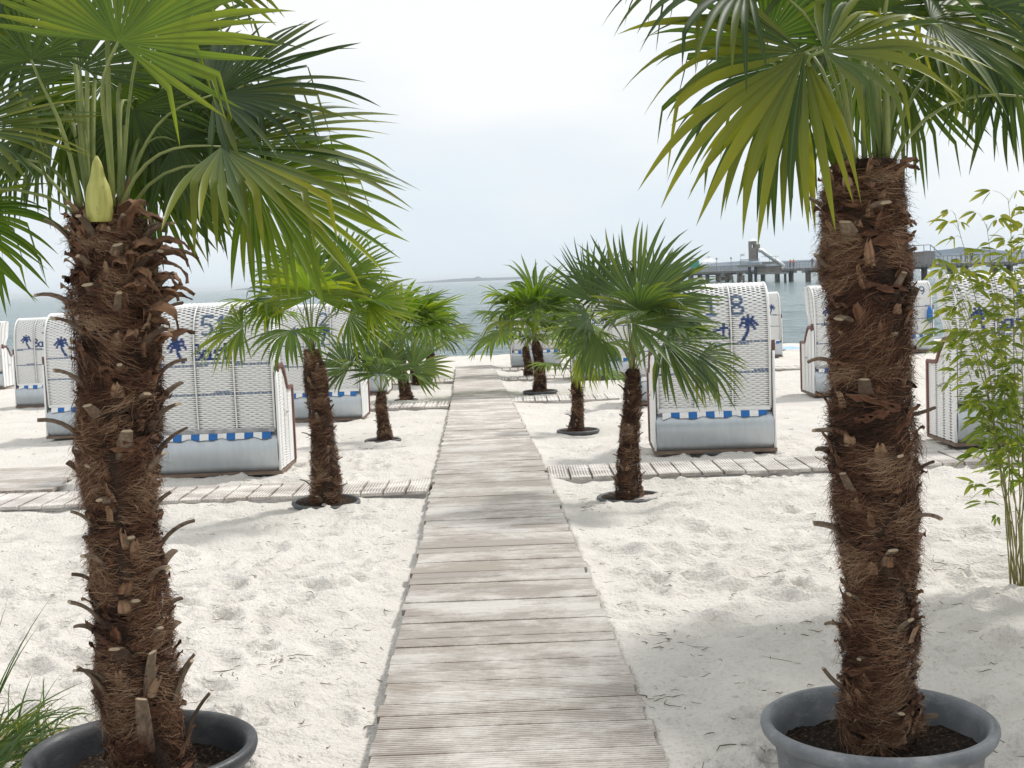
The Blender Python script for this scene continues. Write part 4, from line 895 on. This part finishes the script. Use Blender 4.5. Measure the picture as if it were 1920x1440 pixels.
# gazebo, green box, dome, posts
def pos(px, y, z): p = sea_at(px, y); return (p[0], p[1], SEA+z)
gz = empty('gazebo', pos(1329, 345, 2.4)); tag(gz, 'open white roofed gazebo on the far end platform of the pier', 'gazebo')
rf = MB(); rf.add([(-2.2, -2.2, 2.4), (2.2, -2.2, 2.4), (2.2, 2.2, 2.4), (-2.2, 2.2, 2.4), (-.3, -.3, 3.7), (.3, -.3, 3.7), (.3, .3, 3.7), (-.3, .3, 3.7)], [(0, 1, 5, 4), (1, 2, 6, 5), (2, 3, 7, 6), (3, 0, 4, 7), (4, 5, 6, 7), (0, 3, 2, 1)])
rf.box((-.5, -.5, 3.85), (.5, .5, 3.95)); rf.bar((0, 0, 3.7), (0, 0, 3.9), .06); rf.build('roof', M_tent, gz, smooth=False)
for x in (-2, 0, 2):
    for y in (-2, 2): MB().bar((x, y, 0), (x, y, 2.42), .08).build('post', M_tent, gz, smooth=False)
gx = empty('kiosk', pos(1302, 343, 2.4)); tag(gx, 'green canvas covered kiosk at the far left end of the pier', 'kiosk')
MB().box((-1.1, -1, .9), (1.1, 1, 2.9)).build('cover', M_green, gx, smooth=False); MB().box((-1.2, -1.1, 0), (1.2, 1.1, .88)).build('counter', M_conc, gx, smooth=False)
dm = empty('diving_gondola', pos(1245, 345, .5)); tag(dm, 'white domed diving gondola rising behind the fan palm leaves', 'gondola')
q = np.linspace(0, math.pi/2, 10); MB().lathe([(3.3*math.cos(a), 4.2+2.6*math.sin(a)) for a in q], k=20).build('dome', M_tent, dm); MB().lathe([(3.3, 0), (3.3, 4.2)], k=20).build('body', M_conc, dm)
MB().lathe([(.5, 6.7), (.5, 7.3), (.02, 8.2)], k=10).build('roof_cap', M_tent, dm)
# slide tower
TW = empty('slide_tower', pos(1416, 232, 0)); tag(TW, 'boxy brown tower with a steel tube slide standing beside the pier', 'tower')
ppm = FPX/232
def lx(px): return (px-1416)/ppm
tw = MB(); bz, tz_ = 3.95, 7.35; xl, xr = lx(1405.5), lx(1421)
tw.box((xl, -.7, bz), (xl+.38, .7, tz_)); tw.box((xl+.38, -.7, bz), (xl+.74, .7, 6.25)); tw.box((xl+.38, -.7, 6.75), (xl+.74, .7, tz_)); tw.box((xl+.74, -.7, bz), (xr-.25, .7, tz_)); tw.box((xr-.25, -.55, 5.7), (xr+.35, .7, 6.8)); tw.build('tower_walls', M_twood, TW, smooth=False)
rf = MB(); xm = (xl+xr)/2; rf.add([(xl-.05, -.8, tz_), (xr+.05, -.8, tz_), (xr+.05, .8, tz_), (xl-.05, .8, tz_), (xm, 0, tz_+.6), (xm, 0, tz_+.6), (xm, 0, tz_+.6), (xm, 0, tz_+.6)], [(0, 1, 5, 4), (1, 2, 6, 5), (2, 3, 7, 6), (3, 0, 4, 7), (0, 3, 2, 1)]); rf.build('roof', M_tent, TW, smooth=False)
MB().bar((xr-.12, -.4, bz), (xr-.12, -.4, 5.7), .10).build('post', M_blackp, TW, smooth=False)
sl = np.array([(lx(1421), -.9, 5.75), (lx(1427), -1.0, 5.65), (lx(1435), -1.0, 5.0), (lx(1450), -1.0, 4.0), (lx(1460), -1.0, 3.4), (lx(1466), -1.0, 3.0), (lx(1467), -1.0, 2.6), (lx(1463), -1.0, 2.45)])
MB().tube(sl, .36, k=12, cap=False).build('slide_tube', M_tube, TW)
pf = MB(); pf.box((lx(1385), -1.6, 2.95), (lx(1432), 1.4, 3.25)); pf.box((lx(1432)+.003, -1.5, 3.4), (lx(1456), 1.4, 3.7)); pf.build('platform', M_conc, TW, smooth=False)
MB().box((lx(1416), -1.0, 1.9), (lx(1462), 1.2, 2.94)).build('lower_wall', M_twood, TW, smooth=False)
MB().box((lx(1416), -1.6, 1.55), (lx(1475), 1.4, 1.88)).build('lower_deck', M_conc, TW, smooth=False)
rl = MB()
for k_ in range(22):
    x = lx(1385)+(lx(1420)-lx(1385))*k_/21; rl.bar((x, -1.6, 3.25), (x, -1.6, 4.2), .025)
for zz in (3.5, 4.2): rl.bar((lx(1385), -1.6, zz), (lx(1421), -1.6, zz), .05)
for x in (1440, 1452): rl.bar((lx(x), -1.4, 3.7), (lx(x), -1.4, 4.6), .03)
rl.bar((lx(1425), -1.4, 4.6), (lx(1458), -1.4, 4.6), .03); rl.build('railing', M_steel, TW, smooth=False)
for x, r_, t_ in ((1403, .26, 2.94), (1414, .26, 2.94), (1469, .22, 1.54)): MB().tube([(lx(x), -1.2, -1), (lx(x), -1.2, t_)], r_, k=8).build('pile', M_blackp, TW)
for x, h_ in ((1373, 1.5), (1383, 2.1), (1394, 1.6)):
    p = pos(x, 230, 0); o = MB().tube([(0, 0, -1), (0, 0, h_)], .16, k=8).build('mooring_post', M_pile, None, loc=p)
    tag(o, 'dark mooring post in the water left of the slide tower', 'post', 'mooring posts by the slide tower')
# flag
fl = empty('flag', pos(1389, 231, 3.25)); tag(fl, 'small pale flag on a thin pole left of the slide tower', 'flag')
MB().bar((0, 0, 0), (0, 0, 2.0), .02).build('pole', M_steel, fl); gx_, gz_ = np.meshgrid(np.linspace(0, .7, 8), np.linspace(1.55, 1.95, 4))
MB().grid(np.stack([gx_, .05*np.sin(gx_*9), gz_+.1*gx_], -1)).build('cloth', M_tent, fl)
# hut with stair railing on the right
ht = empty('stair_hut', pos(1718, 206, 2.3)); tag(ht, 'low grey hut with a stair railing on the pier right of the palm trunk', 'hut')
MB().box((-2.6, -1, 0), (.9, 2, 1.9)).build('wall', M_twood, ht, smooth=False); MB().box((.902, -1, 0), (2.6, 2, 1.95)).build('pale_wall', M_conc, ht, smooth=False)
rl = MB()
for x in (-2.2, -.6, .9, 1.9, 2.5): rl.bar((x, -1, 1.9 if x < 1 else .9), (x, -1, 2.9 if x < 2 else 2.6), .05)
rl.bar((-2.4, -1, 2.9), (1.9, -1, 2.9), .05); rl.bar((1.9, -1, 2.9), (3.6, -1, 1.3), .06); rl.bar((2.6, -1, 1.4), (3.6, -1, .4), .05); rl.build('stair_railing', M_steel, ht, smooth=False)
for px, y, lab in ((1371, 340, 'thin lamp post on the pier platform right of the gazebo'), (1344, 341, 'thin lamp post just right of the gazebo roof'),):
    lpn = empty('lamp_post', pos(px, y, 2.4)); tag(lpn, lab, 'lamp post'); MB().bar((0, 0, 0), (0, 0, 3.0), .07).build('post', M_steel, lpn); MB().box((-.2, -.2, 3.0), (.2, .2, 3.4)).build('lamp_head', M_steel, lpn)

# ------------------------------------------------------------------ people on the pier
def person(label, px, y, z, face, coat, legs, h=1.72, lean=.0):
    root = empty('person', pos(px, y, z), face); tag(root, label, 'person')
    def skin(name, V, E, Rr, m, par):
        me = bpy.data.meshes.new(name); me.from_pydata(V, E, []); o = bpy.data.objects.new(name, me); COL.objects.link(o); o.parent = par
        s_ = o.modifiers.new('skin', 'SKIN'); 
        for i_, r_ in enumerate(Rr): me.skin_vertices[0].data[i_].radius = (r_, r_) if not isinstance(r_, tuple) else r_
        me.skin_vertices[0].data[0].use_root = True
        ss = o.modifiers.new('sub', 'SUBSURF'); ss.levels = 1; ss.render_levels = 1; me.materials.append(m); return o
    k = h/1.72
    V = [(0, 0, .92), (0, lean*.3, 1.15), (0, lean*.7, 1.38), (0, lean, 1.5), (0, lean, 1.56), (0, lean+.01, 1.64), (0, lean, 1.71),
         (.17, lean*.8, 1.40), (.24, lean+.02, 1.14), (.20, lean+.22, 1.08), (.19, lean+.29, 1.08), (-.17, lean*.8, 1.40), (-.24, lean+.02, 1.14), (-.20, lean+.22, 1.08), (-.19, lean+.29, 1.08),
         (.09, 0, .88), (.10, .03, .48), (.10, 0, .08), (.10, .14, .04), (-.09, 0, .88), (-.11, -.04, .48), (-.12, -.05, .08), (-.12, .09, .04)]
    V = [tuple(c_*k for c_ in v_) for v_ in V]
    E = [(0, 1), (1, 2), (2, 3), (3, 4), (4, 5), (5, 6), (2, 7), (7, 8), (8, 9), (9, 10), (2, 11), (11, 12), (12, 13), (13, 14), (0, 15), (15, 16), (16, 17), (17, 18), (0, 19), (19, 20), (20, 21), (21, 22)]
    R1 = [.12, .12, .13, .055, .07, .085, .05, .055, .042, .034, .03, .055, .042, .034, .03, .085, .055, .038, .03, .085, .055, .038, .03]
    body = skin('body', V, E, R1, M_skin, root)
    skin('jacket', [V[0], V[1], V[2], V[7], V[8], V[9], V[11], V[12], V[13]], [(0, 1), (1, 2), (2, 3), (3, 4), (4, 5), (2, 6), (6, 7), (7, 8)], [.165, .165, .165, .085, .065, .055, .085, .065, .055], coat, body)
    skin('trousers', [V[0], V[15], V[16], V[17], V[19], V[20], V[21]], [(0, 1), (1, 2), (2, 3), (0, 4), (4, 5), (5, 6)], [.14, .11, .08, .065, .11, .08, .065], legs, body)
    skin('hair', [tuple(np.array(V[5])+[0, -.02, .02]), tuple(np.array(V[6])+[0, -.01, .0])], [(0, 1)], [.092, .075], M_hair, body)
def pier_z(y): return 3.2 if y < 182 else 3.15
person('person in a black coat leaning at the pier railing, left of the pair', 1812, 202, 2.27, 2.6, M_coat, M_jean, 1.85)
person('person in a black coat at the pier railing, right of the pair', 1822, 201.5, 2.27, 3.3, M_coat, M_jean, 1.72)
person('person in grey further back on the pier, left of the pair in black', 1802, 203.5, 2.27, 1.2, M_grey, M_jean, 1.6)
person('person in a pink shirt on the pier, left one of two', 1482, 243, 2.42, 3.0, M_pink, M_jean, 1.7)
person('person in a pink shirt on the pier, right one of two', 1488, 243, 2.42, 3.4, M_pink, M_jean, 1.75)
person('person in grey on the pier beside the big right palm', 1523, 236, 2.42, 3.1, M_grey, M_jean, 1.75)

# ------------------------------------------------------------------ haze
HAZE = True
if HAZE:
    mb = MB(); mb.box((-6500, -80, -4), (6500, 9500, 14)); hz = mb.build('haze', [], smooth=False) if False else None
    m = bpy.data.materials.new('haze_air'); m.use_nodes = True; nt = m.node_tree; nt.nodes.clear()
    out = N(nt, 'ShaderNodeOutputMaterial'); pv = N(nt, 'ShaderNodeVolumePrincipled'); pv.inputs['Color'].default_value = (.9, .96, 1, 1); pv.inputs['Density'].default_value = .00019; pv.inputs['Anisotropy'].default_value = .3
    nt.links.new(pv.outputs[0], out.inputs['Volume'])
    hz = mb.build('haze', m, smooth=False); tag(hz, kind='stuff'); hz['label'] = 'pale air haze over the sea'
